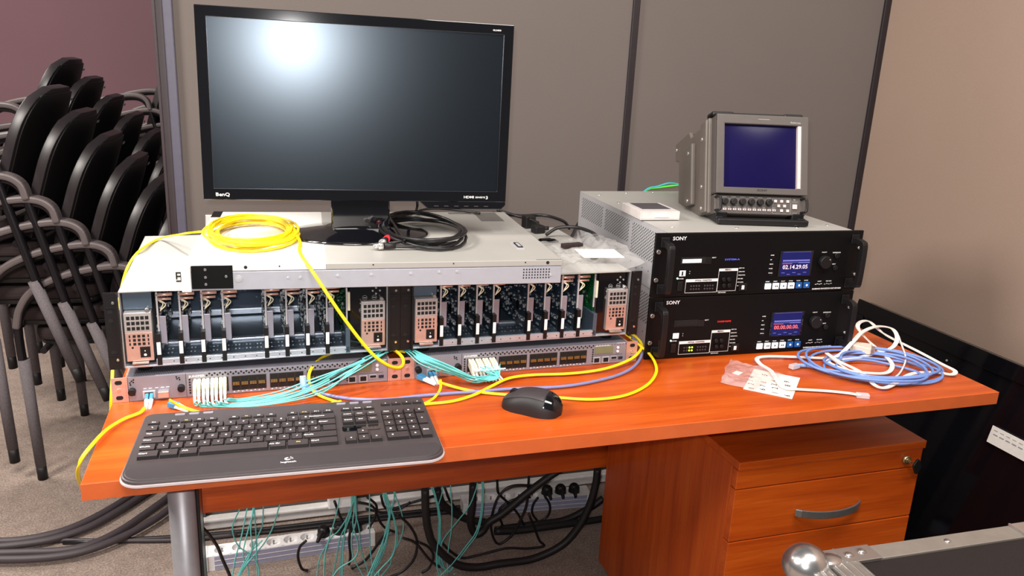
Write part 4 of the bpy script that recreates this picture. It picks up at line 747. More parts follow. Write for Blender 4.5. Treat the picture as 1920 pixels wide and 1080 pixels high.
    for g in (0, 1):
        for i in range(4):
            for j in range(2):
                on = (not upper) and g == 0 and i >= 2
                dd.cyl((.087+.006*i+.031*g, y-.0008, .016+.0065*j), (.087+.006*i+.031*g, y, .016+.0065*j), .0019, n=10, m=1 if on else 0)
    dd.build('condition_lamps', ['grey_jacket', 'led_yellow'], s)
    MB().cyl((.0545, y-.001, .0415-.002), (.0545, y, .0415-.002), .0018, n=10).build('power_lamp', 'led_green', s)
    MB().box((.056, y-.002, .013), (.067, y, .033)).build('power_switch', 'black_plastic', s, .001)
    for i, (x, z) in enumerate(((.158, .035), (.170, .035), (.160, .022), (.172, .022))): MB().cyl((x, y-.005, z), (x, y, z), .0042, n=16).build('menu_button', 'black_plastic', s, .001)
    MB().box((.1955, y-.004, .010), (.2135, y, .026), 0).box((.2010, y-.0044, .0125), (.2075, y-.003, .0215), 1).build('usb_port', ['black_plastic', 'white_plastic'], s, .0006)
    MB().box((.058, y-.0008, .069), (.112, y, .083), 0).box((.0615, y-.0016, .0715), (.1035, y-.0008, .0790), 1 if upper else 0).build('card_slot', ['hole_dark', 'lit_white'], s)
    MB().box((.112, y-.0015, .068), (.126, y, .082)).build('eject_button', 'black_plastic', s, .001)
    MB().box((.058, y-.0006, .0438), (.0715, y, .0555), 0).build('number_plate' if upper else 'blank_plate', 'lit_white', s, .0003)
    if upper: MB().text('1', .0625, .0455, .0085, y=y-.0008, w=.0035).box((.0615, y-.0009, .0452), (.0675, y-.0006, .0460)).build('number', 'hole_dark', s)
    for z in (.049, .0535): MB().cyl((.0805, y-.0004, z), (.0805, y, z), .0011, n=8).build('small_lamp', 'grey_ink', s)
    # screen
    MB().box((.284, y-.0012, .0365), (.364, y, .0915)).build('display_frame', 'black_gloss', s, .001)
    MB().box((.2885, y-.0016, .0385), (.3595, y-.0012, .0895)).build('display', 'lcd_blue', s)
    G = MB()
    for i in range(24): G.box((.2925+.0027*i, y-.0020, .0695), (.2943+.0027*i, y-.0016, .0725))
    G.box((.2915, y-.0020, .0668), (.357, y-.0016, .0672)).box((.33, y-.0020, .0655), (.3575, y-.0016, .0662)).box((.2905, y-.002, .089), (.3575, y-.0016, .0893))
    for i in range(5): G.box((.2925+.013*i, y-.0020, .0445-.0035*(i % 2)), (.3000+.013*i, y-.0016, .0452-.0035*(i % 2)))
    G.build('display_lines', 'lcd_line', s)
    MB().text('02.14.29.05' if upper else '00.00.00.00.', .2935, .0528, .0088, y=y-.0016, w=.0600).build('time_code', 'digit_pale' if upper else 'digit_red', s)
    MB().box((.2915, y-.0020, .0642), (.315, y-.0016, .0648)).build('display_red_line', 'digit_red', s)
    for i in range(5): MB().box((.2655, y-.0008, .0775-.0095*i), (.2715, y, .0795-.0095*i)).build('soft_key', 'black_plastic', s)
    for i in range(6):
        x = .2575+.0186*i
        b_ = MB().box((x, y-.003, .0105), (x+.0140, y, .0230), 0)
        if i in (1, 3):
            for k in (0, 1): b_.prism([(x+.0035+.004*k, .0168), (x+.0070+.004*k, .0145), (x+.0070+.004*k, .0191)] if i == 1 else [(x+.0065+.004*k, .0168), (x+.0030+.004*k, .0145), (x+.0030+.004*k, .0191)], y-.0034, y-.003, 'y', 1)
        if i == 2: b_.prism([(x+.0090, .0168), (x+.0050, .0142), (x+.0050, .0194)], y-.0034, y-.003, 'y', 1)
        if i in (4, 5): b_.box((x+.005, y-.0034, .0148), (x+.009, y-.003, .0188), 2)
        b_.build('button', [('lit_blue' if i > 3 else 'lit_white'), 'hole_dark', 'lit_white'], s, .0008)
    kb_ = MB().cyl((.3915, y-.012, .067), (.3915, y, .067), .0135, n=32).build('jog_dial', 'black_plastic', s, .0015)
    MB().cyl((.3985, y-.0128, .0735), (.3985, y-.012, .0735), .0013, n=10).build('dial_mark', 'grey_ink', kb_)
    for z in (.079, .0525): MB().cyl((.4225, y-.003, z), (.4225, y, z), .0058, n=18).build('round_button', 'black_plastic', s, .001)
    return s
make_proc('lower black rack processor with red zero time code, resting on the desk', False)
pu = make_proc('upper black rack processor with time code 02.14.29.05 lit', True)

# ------------------------------------------------------------------ small picture tube monitor
cr = empty('tube_monitor', (1.262, .352, 1.0175), -.226, 'small grey tube monitor with dark blue screen tilted back on a black stand', 'monitor')
# stand
st = MB()
st.box((-.098, -.022, 0), (.100, -.006, .013)).box((-.098, -.006, 0), (-.080, .22, .014)).box((.082, -.006, 0), (.100, .22, .014)).box((-.098, .20, 0), (.100, .22, .014)).box((-.098, .0, .009), (-.07, .22, .024)).box((.07, .0, .009), (.098, .22, .024)).box((-.08, .07, .0), (.08, .16, .018))
st.build('stand', 'black_plastic', cr, .003)
TL = Matrix.Translation((0, .0, .0195)) @ Matrix.Rotation(-.30, 4, 'X')
def cb(): b = MB(); b.M = TL.copy(); return b
FW, FH = .100, .21
b = cb(); b.box((-.1, .0, .042), (.1, .06, FH)).build('front_shell', 'crt_front', cr, .004)
b = cb(); quadring(b, -.1, .042, .1, FH, -.084, .0555, .0845, .190, -.010, .001); b.build('screen_bezel', 'crt_front', cr, .0015)
b = cb(); b.add([(-.084, -.010, .0555), (-.084, 0, .0555), (-.084, 0, .19), (-.084, -.010, .19)], [(0, 1, 2, 3)]); b.box((.0765, -.0100, .0560), (.0838, .0, .1895)); b.build('bezel_lit_side', 'crt_inner', cr)  # lit inner side of the bezel painted in as a pale strip
# tube face, slightly curved
b = cb(); n_ = 14; V = []
for i in range(n_+1):
    for j in range(n_+1):
        x = -.0845+.161*i/n_; z = .0555+.1345*j/n_; dx = (i/n_-.5)*2; dz = (j/n_-.5)*2
        V.append((x, -.0012-.005*(1-dx*dx)*(1-dz*dz)-.0005, z))
b.add(V, [(i*(n_+1)+j, (i+1)*(n_+1)+j, (i+1)*(n_+1)+j+1, i*(n_+1)+j+1) for i in range(n_) for j in range(n_)], 0, True); b.build('picture_tube', 'crt_tube', cr)
b = cb(); b.box((-.1, .0, .0), (.1, .06, .0405)); b.build('control_panel', 'crt_front', cr, .002)
b = cb(); b.text('Multiformat', .060, .1945, .0042, y=-.0100, w=.022).box((-.011, -.0104, .2005), (.014, -.0100, .2015))
for i in range(6): b.box((-.083+.0194*i, -.0006, .0352), (-.073+.0194*i, 0, .0362))
for i in range(11): b.box((-.0815+.0108*i, -.0006, .0142), (-.0745+.0108*i, 0, .0150))
for (x0, zz0, x1, zz1) in ((.027, .003, .0665, .0355),):
    b.box((x0, -.0005, zz0), (x1, 0, zz0+.0005)).box((x0, -.0005, zz1), (x1, 0, zz1+.0005)).box((x0, -.0005, zz0), (x0+.0005, 0, zz1)).box((x1, -.0005, zz0), (x1+.0005, 0, zz1))
b.box((.070, -.0005, .0285), (.082, 0, .0293)).box((.071, -.0005, .0045), (.081, 0, .0053)).box((.073, -.0006, .0325), (.077, 0, .0345)); b.build('panel_marks', 'grey_ink', cr)
b = cb(); b.text('SONY', -.011, .0478, .0045, y=-.0100, w=.022); b.build('lettering', 'hole_dark', cr)
for i in range(6):
    x = -.0785+.0193*i; b = cb(); b.cyl((x, -.010, .0255), (x, 0, .0255), .0065, .0072, n=22).build('knob', 'black_plastic', cr, .0008)
for i in range(11):
    b = cb(); x = -.0815+.0108*i; b.box((x, -.002, .0075), (x+.0072, 0, .0118), 0).box((x+.002, -.0023, .0090), (x+.0052, -.0019, .0106), 1).build('push_button', ['crt_inner', 'grey_jacket'], cr, .0005)
for x, z in ((.030, .0265), (.0435, .0265), (.057, .0265), (.037, .0165), (.050, .0165), (.0435, .0065), (.057, .0065)):
    b = cb(); b.box((x, -.0025, z), (x+.0062, 0, z+.0058)).build('menu_key', 'crt_inner', cr, .0005)
b = cb(); b.box((.0705, -.0028, .0135), (.0805, 0, .0235)).build('power_button', 'crt_inner', cr, .0008)
for x in (-.094, .0935):
    b = cb(); b.tube([(x-.004*(1 if x < 0 else 1), 0, .0345), (x, -.012, .0345), (x+.003, -.014, .030), (x+.003, -.014, .011), (x, -.012, .0065), (x-.004, 0, .0065)], .0026, n=10, sub=4).build('handle', 'black_plastic', cr)
b = cb(); b.box((-.098, .055, .0), (.098, .255, .205)).build('rear_cabinet', 'crt_body', cr, .006)
b = cb(); b.box((-.103, .012, FH-.001), (.098, .05, FH+.009)).box((-.103, .012, FH-.001), (-.055, .05, FH+.011)).box((.055, .012, FH-.001), (.098, .05, FH+.011)).build('carrying_handle', 'black_plastic', cr, .004)
# side plate with step outline
b = cb(); out = [(.020, .0), (.052, -.0), (.062, .012), (.062, .035), (.120, .035), (.135, .02), (.19, .02), (.19, .0), (.245, .0), (.245, .045), (.215, .05), (.215, .145), (.245, .15), (.245, .19), (.2, .197), (.13, .197), (.10, .185), (.062, .185), (.055, .20), (.020, .205)]
out = [(.022, .002), (.268, .002), (.268, .040), (.238, .046), (.238, .150), (.268, .156), (.268, .198), (.16, .206), (.145, .190), (.085, .190), (.075, .207), (.022, .208)]
b.prism(out, -.108, -.098, 'x').build('side_plate', 'crt_body', cr, .003)
b = cb(); b.prism([(.105, .03), (.150, .03), (.158, .045), (.158, .160), (.15, .17), (.105, .17)], -.119, -.107, 'x').build('side_block', 'crt_body', cr, .004)
b = cb(); b.prism([(.022, .004), (.058, .004), (.064, .014), (.064, .190), (.058, .2), (.022, .204)], -.114, -.107, 'x').build('side_rib', 'crt_body', cr, .003)
for y, z, x in ((.045, .165, -.114), (.045, .062, -.114), (.045, .015, -.114), (.128, .150, -.119), (.128, .042, -.119), (.256, .182, -.108), (.256, .016, -.108)):
    b = cb(); b.cyl((x-.002, y, z), (x+.001, y, z), .0045, n=16).build('screw', 'steel_bright', cr, .0008)
# clear case on the processors
cs = empty('cassette_case', (1.056, .455, 1.0178), -.05, 'clear plastic cassette case lying on the upper processor lid', 'case')
MB().box((-.045, -.052, 0), (.045, .052, .003)).box((-.045, -.052, .003), (-.042, .052, .017)).box((.042, -.052, .003), (.045, .052, .017)).box((-.042, -.052, .003), (.042, -.049, .017)).box((-.042, .049, .003), (.042, .052, .017)).box((-.045, -.052, .017), (.045, .052, .0185)).build('shell', 'case_clear', cs, .0012)
MB().box((-.036, -.035, .004), (.038, .045, .0165)).build('cassette', 'cassette_dark', cs, .001)
MB().box((-.030, -.025, .0187), (.036, .046, .0190)).build('sleeve_label', 'cassette_dark', cs)
MB().box((-.012, -.0535, .006), (.020, -.052, .011)).build('clasp', 'white_plastic', cs, .0005)
# ------------------------------------------------------------------ keyboard
kb = empty('keyboard', (.050, -.026, .7502), -.036, 'black full size computer keyboard with palm rest at the front of the desk', 'keyboard')
def kprism(pts, zf, thick, name, ma, bev):
    """plate following the outline, top height given by zf(y)"""
    n = len(pts); V = [(x, y, 0) for x, y in pts]+[(x, y, zf(y)) for x, y in pts]
    b = MB(); b.add(V, [tuple(range(n))[::-1], tuple(range(n, 2*n))]+[(i, (i+1) % n, n+(i+1) % n, n+i) for i in range(n)]); return b.build(name, ma, kb, bev)
zt = lambda y: .0065+.0075*min(1, max(0, y/.21))
def outline(x0, y0, x1, y1, rf, rb, n=8):
    out = []
    for cx, cy_, a0, r in ((x1-rb-.004, y1-rb, 0, rb), (x0+rb+.004, y1-rb, 90, rb), (x0+rf, y0+rf, 180, rf), (x1-rf, y0+rf, 270, rf)):
        for i in range(n+1):
            a = math.radians(a0+90*i/n); out.append((cx+r*math.cos(a), cy_+r*math.sin(a)))
    return out
kprism(outline(-.002, -.0030, .450, .2115, .030, .015), lambda y: .0035, 0, 'clear_rim', 'clear_rim', .0008)
kprism(outline(0, 0, .448, .21, .028, .014), lambda y: .0075+.0065*(y/.21), 0, 'deck', 'keyboard_deck', .0025)
b = MB(); P = outline(.0035, .0035, .4445, .0435, .026, .002)
n = len(P); zz = lambda y: .0078+.0065*(y/.21)+.0012
b.add([(x, y, .004) for x, y in P]+[(x, y, zz(y)) for x, y in P], [tuple(range(n))[::-1], tuple(range(n, 2*n))]+[(i, (i+1) % n, n+(i+1) % n, n+i) for i in range(n)])
b.build('palm_rest', 'keyboard_palm', kb, .0015)
def kz(y): return .0078+.0065*(y/.21)
def key(name, x, y, w_, d_, legend='', h=.0052, hl=.0045, amber=False, lx=None):
    b = MB(); z = kz(y); g = .0008; t_ = .0016
    x0, x1, y0, y1 = x+g, x+w_-g, y+g, y+d_-g
    V = [(x0, y0, z-.001), (x1, y0, z-.001), (x1, y1, z-.001), (x0, y1, z-.001), (x0+t_*.6, y0+t_*.4, z+h), (x1-t_, y0+t_*.4, z+h), (x1-t_, y1-t_*.6, z+h+.0003), (x0+t_*.6, y1-t_*.6, z+h+.0003)]
    b.add(V, [(3, 2, 1, 0)], 1); b.add(V, [(4, 5, 6, 7)], 0)
    b.add(V, [(0, 1, 5, 4), (1, 2, 6, 5), (2, 3, 7, 6), (3, 0, 4, 7)], 1)
    if legend:
        lw = min(w_*.62, hl*.62*len(legend)); cx = (x0+x1)/2 if lx is None else x0+lx
        b.text(legend, cx-lw/2, (y0+y1)/2-hl*.3, hl*.8, y=z+h+.0002, w=lw, m=2, plane='xy')
    return b.build(name, ['charcoal_key', 'key_side', 'amber_ink' if amber else 'white_ink'], kb)
U = .0188; X0 = .0135
rows = [(.1400, ['`', '1', '2', '3', '4', '5', '6', '7', '8', '9', '0', '-', '=', ('Backspace', 2)]),
        (.1200, [('Tab', 1.5), 'Q', 'W', 'E', 'R', 'T', 'Y', 'U', 'I', 'O', 'P', '[', ']', ('Enter', 1.5)]),
        (.1000, [('Caps', 1.75), 'A', 'S', 'D', 'F', 'G', 'H', 'J', 'K', 'L', ';', "'", '#', ('', 1.25)]),
        (.0800, [('Shift', 1.25), '\\', 'Z', 'X', 'C', 'V', 'B', 'N', 'M', ',', '.', '/', ('Shift', 2.75)]),
        (.0600, [('Ctrl', 1.6), ('Win', 1.4), ('Alt', 1.4), (' ', 5.2), ('Alt Gr', 1.35), ('FN', 1.75), ('Ctrl', 2.3)])]
for y, ks in rows:
    x = X0
    for k in ks:
        t_, u_k = (k, 1) if isinstance(k, str) else k
        key('key', x, y, U*u_k, .0196, t_.strip(), amber=(t_ == 'FN'), lx=.007 if u_k > 1.2 and t_ not in (' ', 'FN') else None); x += U*u_k
for r_ in range(3):
    for c_ in range(3):
        t_ = [['Insert', 'Home', 'PgUp'], ['Delete', 'End', 'PgDn'], ['', '', '']][r_][c_]
        if t_: key('key', .304+c_*.0193, .1400-.02*r_, .0193, .0196, t_, hl=.0034)
key('key', .304+.0193, .0800, .0193, .0196, '^')
for i, t_ in enumerate('<v>'): key('key', .304+i*.0193, .0600, .0193, .0196, t_)
for r_, row in enumerate((('Num', '/', '*', '-'), ('7', '8', '9', '+'), ('4', '5', '6', ''), ('1', '2', '3', 'Ent'))):
    for c_, t_ in enumerate(row):
        if c_ == 3 and r_ in (1, 3): key('key', .367+c_*.0180, .1400-.02*r_-.02, .0180, .0392, t_)
        elif t_: key('key', .367+c_*.0180, .1400-.02*r_, .0180, .0196, t_)
key('key', .367, .0600, .036, .0196, '0', lx=.009); key('key', .367+.036, .0600, .018, .0196, '.')
key('function_key', .0125, .1665, .019, .0105, 'Esc', .003, .003)
for g, x in enumerate((.041, .130, .219)):
    for i in range(4): key('function_key', x+i*.0187, .1665, .0184, .0105, 'F%d' % (4*g+i+1), .003, .0036, amber=(i == 1))
for i, t_ in enumerate(('PrtSc', 'Pause', 'ScLk')): key('function_key', .304+.0187*i, .1690, .0184, .0095, t_, .003, .003)
for i, t_ in enumerate('o+-x'): key('function_key', .370+.0178*i, .1790, .0170, .0095, t_, .003, .003)
for x in (.049, .070, .091, .299, .3205, .342):
    MB().prism(rrect(x, .1955, x+.0155, .2005, .0022), kz(.2)-.001, kz(.2)+.0016).build('media_key', 'switch_grey', kb, .0005)
MB().prism(rrect(.303, .100, .3615, .118, .004), kz(.1)-.001, kz(.1)+.0008).build('status_window', 'black_gloss', kb)
b = MB(); zl = zz(.03)+.0003
b.text('logitech', .2105, .0155, .0052, y=zl-.0001, w=.0215, plane='xy')
for i in range(9):
    a0 = math.radians(80+28*i); a1 = math.radians(80+28*(i+1)); R0, R1 = .0048, .0018
    b.add([(.2205+R0*math.cos(a0), .0285+R0*.9*math.sin(a0), zl), (.2205+R0*math.cos(a1), .0285+R0*.9*math.sin(a1), zl), (.2205+R1*math.cos(a1), .0285+R1*math.sin(a1), zl), (.2205+R1*math.cos(a0), .0285+R1*math.sin(a0), zl)], [(0, 1, 2, 3)])
for a in (55, 25, -8): 
    a = math.radians(a); b.add([(.2215+.0025*math.cos(a), .0285+.0025*math.sin(a), zl), (.2215+.0068*math.cos(a-.08), .0285+.0068*math.sin(a-.08), zl), (.2215+.0068*math.cos(a+.12), .0285+.0068*math.sin(a+.12), zl)], [(0, 1, 2)])
b.build('logo', 'white_ink', kb)
# ------------------------------------------------------------------ mouse
ms = empty('computer_mouse', (.683, .108, .7502), -.70, 'dark grey computer mouse on the orange desk right of the keyboard', 'mouse')
def mouse_surf(fn, name, ma, z_off=0, u0=-1, u1=1, v0=-1, v1=1, nu=26, nv=20):
    V = []; F = []
    for i in range(nu+1):
        for j in range(nv+1):
            u = u0+(u1-u0)*i/nu; v = v0+(v1-v0)*j/nv; V.append(fn(u, v, z_off))
    for i in range(nu):
        for j in range(nv): a = i*(nv+1)+j; F.append((a, a+nv+1, a+nv+2, a+1))
    return MB().add(V, F, 0, True).build(name, ma, ms)
def mf(u, v, dz):
    """u along the body (-1 nose, +1 tail), v across by angle"""
    L2 = .054; e = max(0, 1-abs(u)**2.6)**(1/2.6); wv = .0335*e*(1-.10*math.cos(u*2.4)*0)*(1-.07*math.exp(-((u+.1)/.35)**2))
    hgt = (.0365*(1-.30*((u-.25))**2))*(e**.55)
    a = v*PI/2; ca, sa = math.cos(a), math.sin(a)
    y = wv*math.copysign(abs(sa)**.8, sa); z = hgt*max(0, ca)**.72
    k = 1+dz/.035
    return (L2*u*(1+dz*2), y*k, max(z*k+0.0, 0)+.0)
mouse_surf(mf, 'body', 'black_rubber')
mouse_surf(lambda u, v, d: mf(u, v, .0010), 'top_shell', 'keyboard_palm', 0, -.97, .52, -.46, .46)
mouse_surf(lambda u, v, d: mf(u, v, .0012), 'tail_cap', 'black_gloss', 0, .56, .965, -.72, .72)
MB().cyl((-.034, -.0035, .0225), (-.034, .0035, .0225), .0085, n=20).build('scroll_wheel', 'black_plastic', ms, .001)
MB().text('logitech', -.008, -.0025, .004, y=0, w=.016, plane='xy').build('logo', 'grey_ink', ms, loc=(.0432, 0, .0318), rot=(0, .50, PI/2+.0))

# ------------------------------------------------------------------ cables
def duplex(name, pts, r, off, ma, label, cat, group=None, sub=6):
    P = catmull(pts, sub); b = MB(); S = []
    for i in range(len(P)):
        T = (P[min(i+1, len(P)-1)]-P[max(i-1, 0)]).normalized(); s_ = T.cross(Vector((.0, -.35, 1))); s_ = s_.normalized() if s_.length > .05 else Vector((1, 0, 0)); S.append(s_)
    for k in (-1, 1): b.tube([P[i]+S[i]*(off*k) for i in range(len(P))], r, n=8, sub=1)
    return tag(b.build(name, ma), label, cat, group)
def cable(name, pts, r, ma, label, cat='cable', group=None, sub=6, n=8):
    return tag(MB().tube(pts, r, n=n, sub=sub).build(name, ma), label, cat, group)
YG = 'yellow fibre patch cables'
duplex('fibre_cable', CABLES['y_left'], .0017, .0014, 'yellow_jacket', 'yellow fibre cable arching over the left edge of the desk', 'cable', YG)
duplex('fibre_cable', CABLES['y_left2'], .0016, .0013, 'yellow_jacket', 'yellow fibre cable running behind the keyboard from the blue tipped white plug', 'cable', YG)
duplex('fibre_cable', CABLES['y_loop'], .0016, .0013, 'yellow_jacket', 'yellow fibre cable looping in front of the left rack switch ports', 'cable', YG)
duplex('fibre_cable', CABLES['y_r1'], .0013, .0011, 'yellow_jacket', 'short yellow fibre curl dropping from the plug of the right rack switch', 'cable', YG)
duplex('fibre_cable', CABLES['y_r2'], .0017, .0014, 'yellow_jacket', 'yellow fibre cable passing behind the mouse in a wide loop to the right', 'cable', YG)
duplex('fibre_cable', CABLES['y_r3'], .0017, .0014, 'yellow_jacket', 'yellow fibre cable crossing in front of the right rack switch', 'cable', YG)
duplex('fibre_cable', CABLES['y_edge'], .0016, .0012, 'yellow_jacket', 'yellow fibre cable hanging down at the left ear of the card frame', 'cable', YG)
# yellow coil with its lead
rnd = random.Random(2); pts = []
for i in range(11*20):
    k = i/20; a = 2*PI*k+.6; j = .006*math.sin(k*2.3)+.004*math.cos(k*5.1)
    ro = .074+.007*math.sin(k*1.7); ry = .116+.014*math.cos(k*1.3)
    pts.append((.232+j+ro*math.cos(a), .470-.006*math.sin(k*.9)+ry*math.sin(a), .9862+.0022*k*.75+.0025*math.sin(a+1)*math.sin(k)))
o = MB().tube(pts, .0024, n=8, sub=1); 
L0 = [pts[-1]]+[tuple(q) for q in CABLES['y_coil_out'][1:]]
o.tube(L0, .0030, n=8, sub=6)
tag(o.build('fibre_cable', 'yellow_jacket'), 'coiled yellow fibre cable on the white lid with a tail falling across the card frame', 'cable', YG)
tag(MB().tube(CABLES['blue_thick'], .0031, n=12).build('network_cable', 'lavender_jacket'), 'thick lavender blue network cable passing behind keyboard and mouse', 'cable')
b = MB().tube([(q[0], q[1]-.004, q[2]) for q in [CABLES['blue_thick'][0]]]+[tuple(CABLES['blue_thick'][1])], .0050, n=12, sub=1)
bp = empty('network_plug', (.3075, .268, .7525), .0165, 'light blue network plug standing in a port of the left rack switch', 'plug')
MB().box((-.0055, -.016, .010), (.0055, -.004, .026)).build('plug', 'clear_plastic', bp, .001)
MB().tube([(0, -.014, .024), (0, -.024, .018), (.002, -.030, .006), (.004, -.034, .002)], lambda t: .0062-.002*t, n=14).build('boot', 'blue_boot', bp)
# aqua strands on the desk
for i in range(12):
    P = CABLES[f'aqL{i}']; cable('aqua_fibre_cable', P, .00125, 'aqua_jacket', 'thin aqua fibre strand in the bundle fanning out of the left rack switch', 'cable', 'aqua strands of the left switch', n=6)
for i in range(12):
    P = CABLES[f'aqR{i}']; cable('aqua_fibre_cable', P, .00115, 'aqua_jacket', 'thin aqua fibre strand in the bundle falling onto the right rack switch', 'cable', 'aqua strands of the right switch', n=6)
# dark splitter sleeves on the left bundle
for i in range(6):
    P = catmull(CABLES[f'aqL{i}'], 8); k = 27+i*2
    if k+4 < len(P): tag(MB().tube([P[k], P[k+1], P[k+2], P[k+3]], .0021, n=8, sub=1).build('splitter_sleeve', 'black_jacket'), 'small dark sleeve on an aqua strand above the left rack switch', 'sleeve', 'sleeves on the aqua bundle')
# white connector blocks
def make_conn(kind):
    c = empty('fibre_connector', (0, 0, 0), 0, 'x', 'connector')
    if kind == 0:
        b = MB()
        for k in (-.0032, .0032): b.box((k-.0031, -.026, .016), (k+.0031, 0, .032)).box((k-.0027, -.034, .012), (k+.0027, -.024, .028))
        b.build('body', 'cream_plastic', c, .0012)
        for k in (-.0032, .0032):
            MB().tube([(k, -.028, .022), (k, -.040, .016), (k+.0005, -.044, .004), (k+.004, -.046, -.010+.012)], lambda t: .0030-.0015*t, n=10).build('boot', 'white_plastic', c)
    else:
        b = MB()
        for k in (-.0030, .0030):
            b.prism([(0, .018), (-.030, .010), (-.034, .016), (-.026, .028), (0, .032)], k-.0027, k+.0027, 'x')
        b.build('body', 'cream_plastic', c, .001)
        for k in (-.003, .003):
            MB().tube([(k, -.030, .014), (k+.002, -.042, .008), (k+.007, -.050, .003)], lambda t: .0026-.001*t, n=10).build('boot', 'white_plastic', c)
            MB().tube([(k, -.026, .024), (k+.002, -.040, .022), (k+.010, -.048, .026)], lambda t: .0026-.0012*t, n=10).build('boot', 'white_plastic', c)
    return c
ux = Vector((math.cos(.0165), math.sin(.0165), 0)); O1 = Vector((.0014, .2707, .7505)); O2 = O1+ux*.4832
PLC = ['leftmost', 'second from left', 'third from left', 'rightmost']
for kind, O in ((0, O1), (1, O2)):
    c0 = make_conn(kind)
    for i in range(4):
        c = c0 if i == 0 else copy_thing(c0)
        c.location = O+ux*(.1325+.0137*i); c.rotation_euler = (0, 0, .0165)
        c['label'] = 'cream white fibre connector, %s of four in the %s rack switch' % (PLC[i], 'left' if kind == 0 else 'right'); c['group'] = 'cream connectors in the switch ports'
def lc_plug(loc, rz, ry, label):
    c = empty('fibre_plug', loc, rz, label, 'plug', 'blue and white fibre plugs', rot=(ry, 0, rz))
    b = MB()
    for k in (-.0035, .0035): b.box((k-.0028, -.016, -.0040), (k+.0028, 0, .0040))
    b.build('plug', 'blue_plastic', c, .0008)
    b = MB()
    for k in (-.0035, .0035): b.tube([(k, -.015, 0), (k*.95, -.026, -.001), (k*.7, -.040, -.002)], lambda t: .0037-.0015*t, n=12)
    b.build('boot', 'white_plastic', c)
lc_plug(O1+ux*.057+Vector((0, -.002, .012)), 0.0, .35, 'blue tipped white fibre plug in the left rack switch, yellow cable to the left')
lc_plug((.092, .235, .7570), .95, .12, 'blue tipped white fibre plug lying in front of the left rack switch')
lc_plug(O2+ux*.054+Vector((0, -.002, .012)), .25, .35, 'blue tipped white fibre plug in the right rack switch socket')
lc_plug(O2+ux*.030+Vector((0, -.012, .010)), .75, .15, 'blue tipped white fibre plug hanging left of the right switch socket')
# coil of black video cable
b = MB(); pts = []
for i in range(5*22):
    k = i/22; a = 2*PI*k+2.5
    pts.append((.553+.078*math.cos(a)+.006*math.sin(k*2.1), .447+(.125+.012*math.sin(k*1.9))*math.sin(a), .9885+.0036*k+.003*math.sin(a*2+k)))
pts += [(.50, .345, .998), (.478, .352, .993), (.468, .356, .992)]
b.tube(pts, .0031, n=10, sub=1)
b.tube([(.60, .35, .992), (.54, .335, .9905), (.50, .333, .9905), (.478, .337, .9905)], .003, n=10)
b.tube([(.52, .55, 1.002), (.47, .53, 1.012), (.435, .50, 1.016), (.41, .482, 1.016)], .003, n=10)
vc = tag(b.build('video_cable', 'black_jacket'), 'coiled black video cable with metal plugs lying on the flat server', 'cable')
def plug(p0, d, name='plug'):
    p0 = Vector(p0); d = Vector(d).normalized(); q = MB()
    q.cyl(p0, p0+d*.022, .0056, n=14, m=1).cyl(p0+d*.022, p0+d*.031, .0072, n=20).cyl(p0+d*.031, p0+d*.038, .0052, n=16).cyl(p0+d*.0385, p0+d*.0402, .0030, n=10)
    q.build(name, ['black_rubber', 'steel_bright'][::-1], vc)
plug((.482, .337, .9915), (-1, .03, 0)); plug((.470, .375, .994), (-.28, -.75, .02)); plug((.425, .488, 1.0155), (-1, -.25, -.02))
b = MB(); b.tube([(.478, .395, .9935), (.472, .382, .9935)], .0066, n=12, sub=1).build('colour_band', 'red_plastic', vc)
for k, lab in (('blk1', 'thin black cable dropping from the back of the large monitor'), ('blk2', 'flat black cable lying behind the large monitor stand')):
    cable('monitor_cable', CABLES[k], .0028, 'black_jacket', lab, 'cable')
# behind right
cable('black_cable', [(.80, .80, .96), (.86, .76, .960), (.90, .70, .972), (.96, .72, .953), (.985, .74, .93)], .0038, 'black_jacket', 'black power cord at the back of the right card frame')
cable('black_cable', [(.872, .60, .946), (.90, .60, .962), (.94, .585, .966), (.97, .555, .958), (.978, .54, .945)], .0040, 'black_jacket', 'short black cord arching over the right card frame beside the bag')
cable('black_cable', [(.80, .76, .975), (.84, .74, .965), (.875, .69, .960), (.88, .66, .948)], .0035, 'black_jacket', 'black cord drooping onto the right card frame behind the server')
cable('black_cable', [(0.969, 0.700, 0.907), (0.996, 0.740, 0.914), (1.033, 0.800, 0.928), (1.073, 0.840, 0.937)], .0045, 'black_jacket', 'black cord rising behind the left side of the processors')
for i, (x, y, z, lab) in enumerate(((.868, .715, .9395, 'taller of the two small black connector blocks behind the server'), (.872, .655, .9395, 'lower of the two small black connector blocks behind the server'))):
    c = empty('cable_connector', (x, y, z), .2, lab, 'connector')
    MB().box((-.014, -.012, 0), (.014, .012, .030 if i == 0 else .018)).build('housing', 'black_plastic', c, .003)
    MB().cyl((.010, 0, .010), (.026, -.004, .010), .005, n=12).build('strain_relief', 'black_rubber', c)
c = empty('cable_clip', (.862, .56, .9395), .1, 'small flat black clip on the right card frame lid', 'clip'); MB().box((-.022, -.012, 0), (.022, .012, .004)).box((-.018, -.008, .004), (.01, .008, .007)).build('clip', 'black_matte', c, .001)
for k, (ma, lab) in enumerate((('green_wire', 'thin green wire behind the small tube monitor'), ('teal_wire', 'thin teal wire behind the small tube monitor'))):
    cable('signal_wire', [(1.20, .80, 1.00), (1.225, .80, 1.018+.002*k), (1.25, .80, 1.022+.003*k), (1.285, .80, 1.026+.008*k), (1.32, .8, 1.03)], .0028, ma, lab, 'wire')
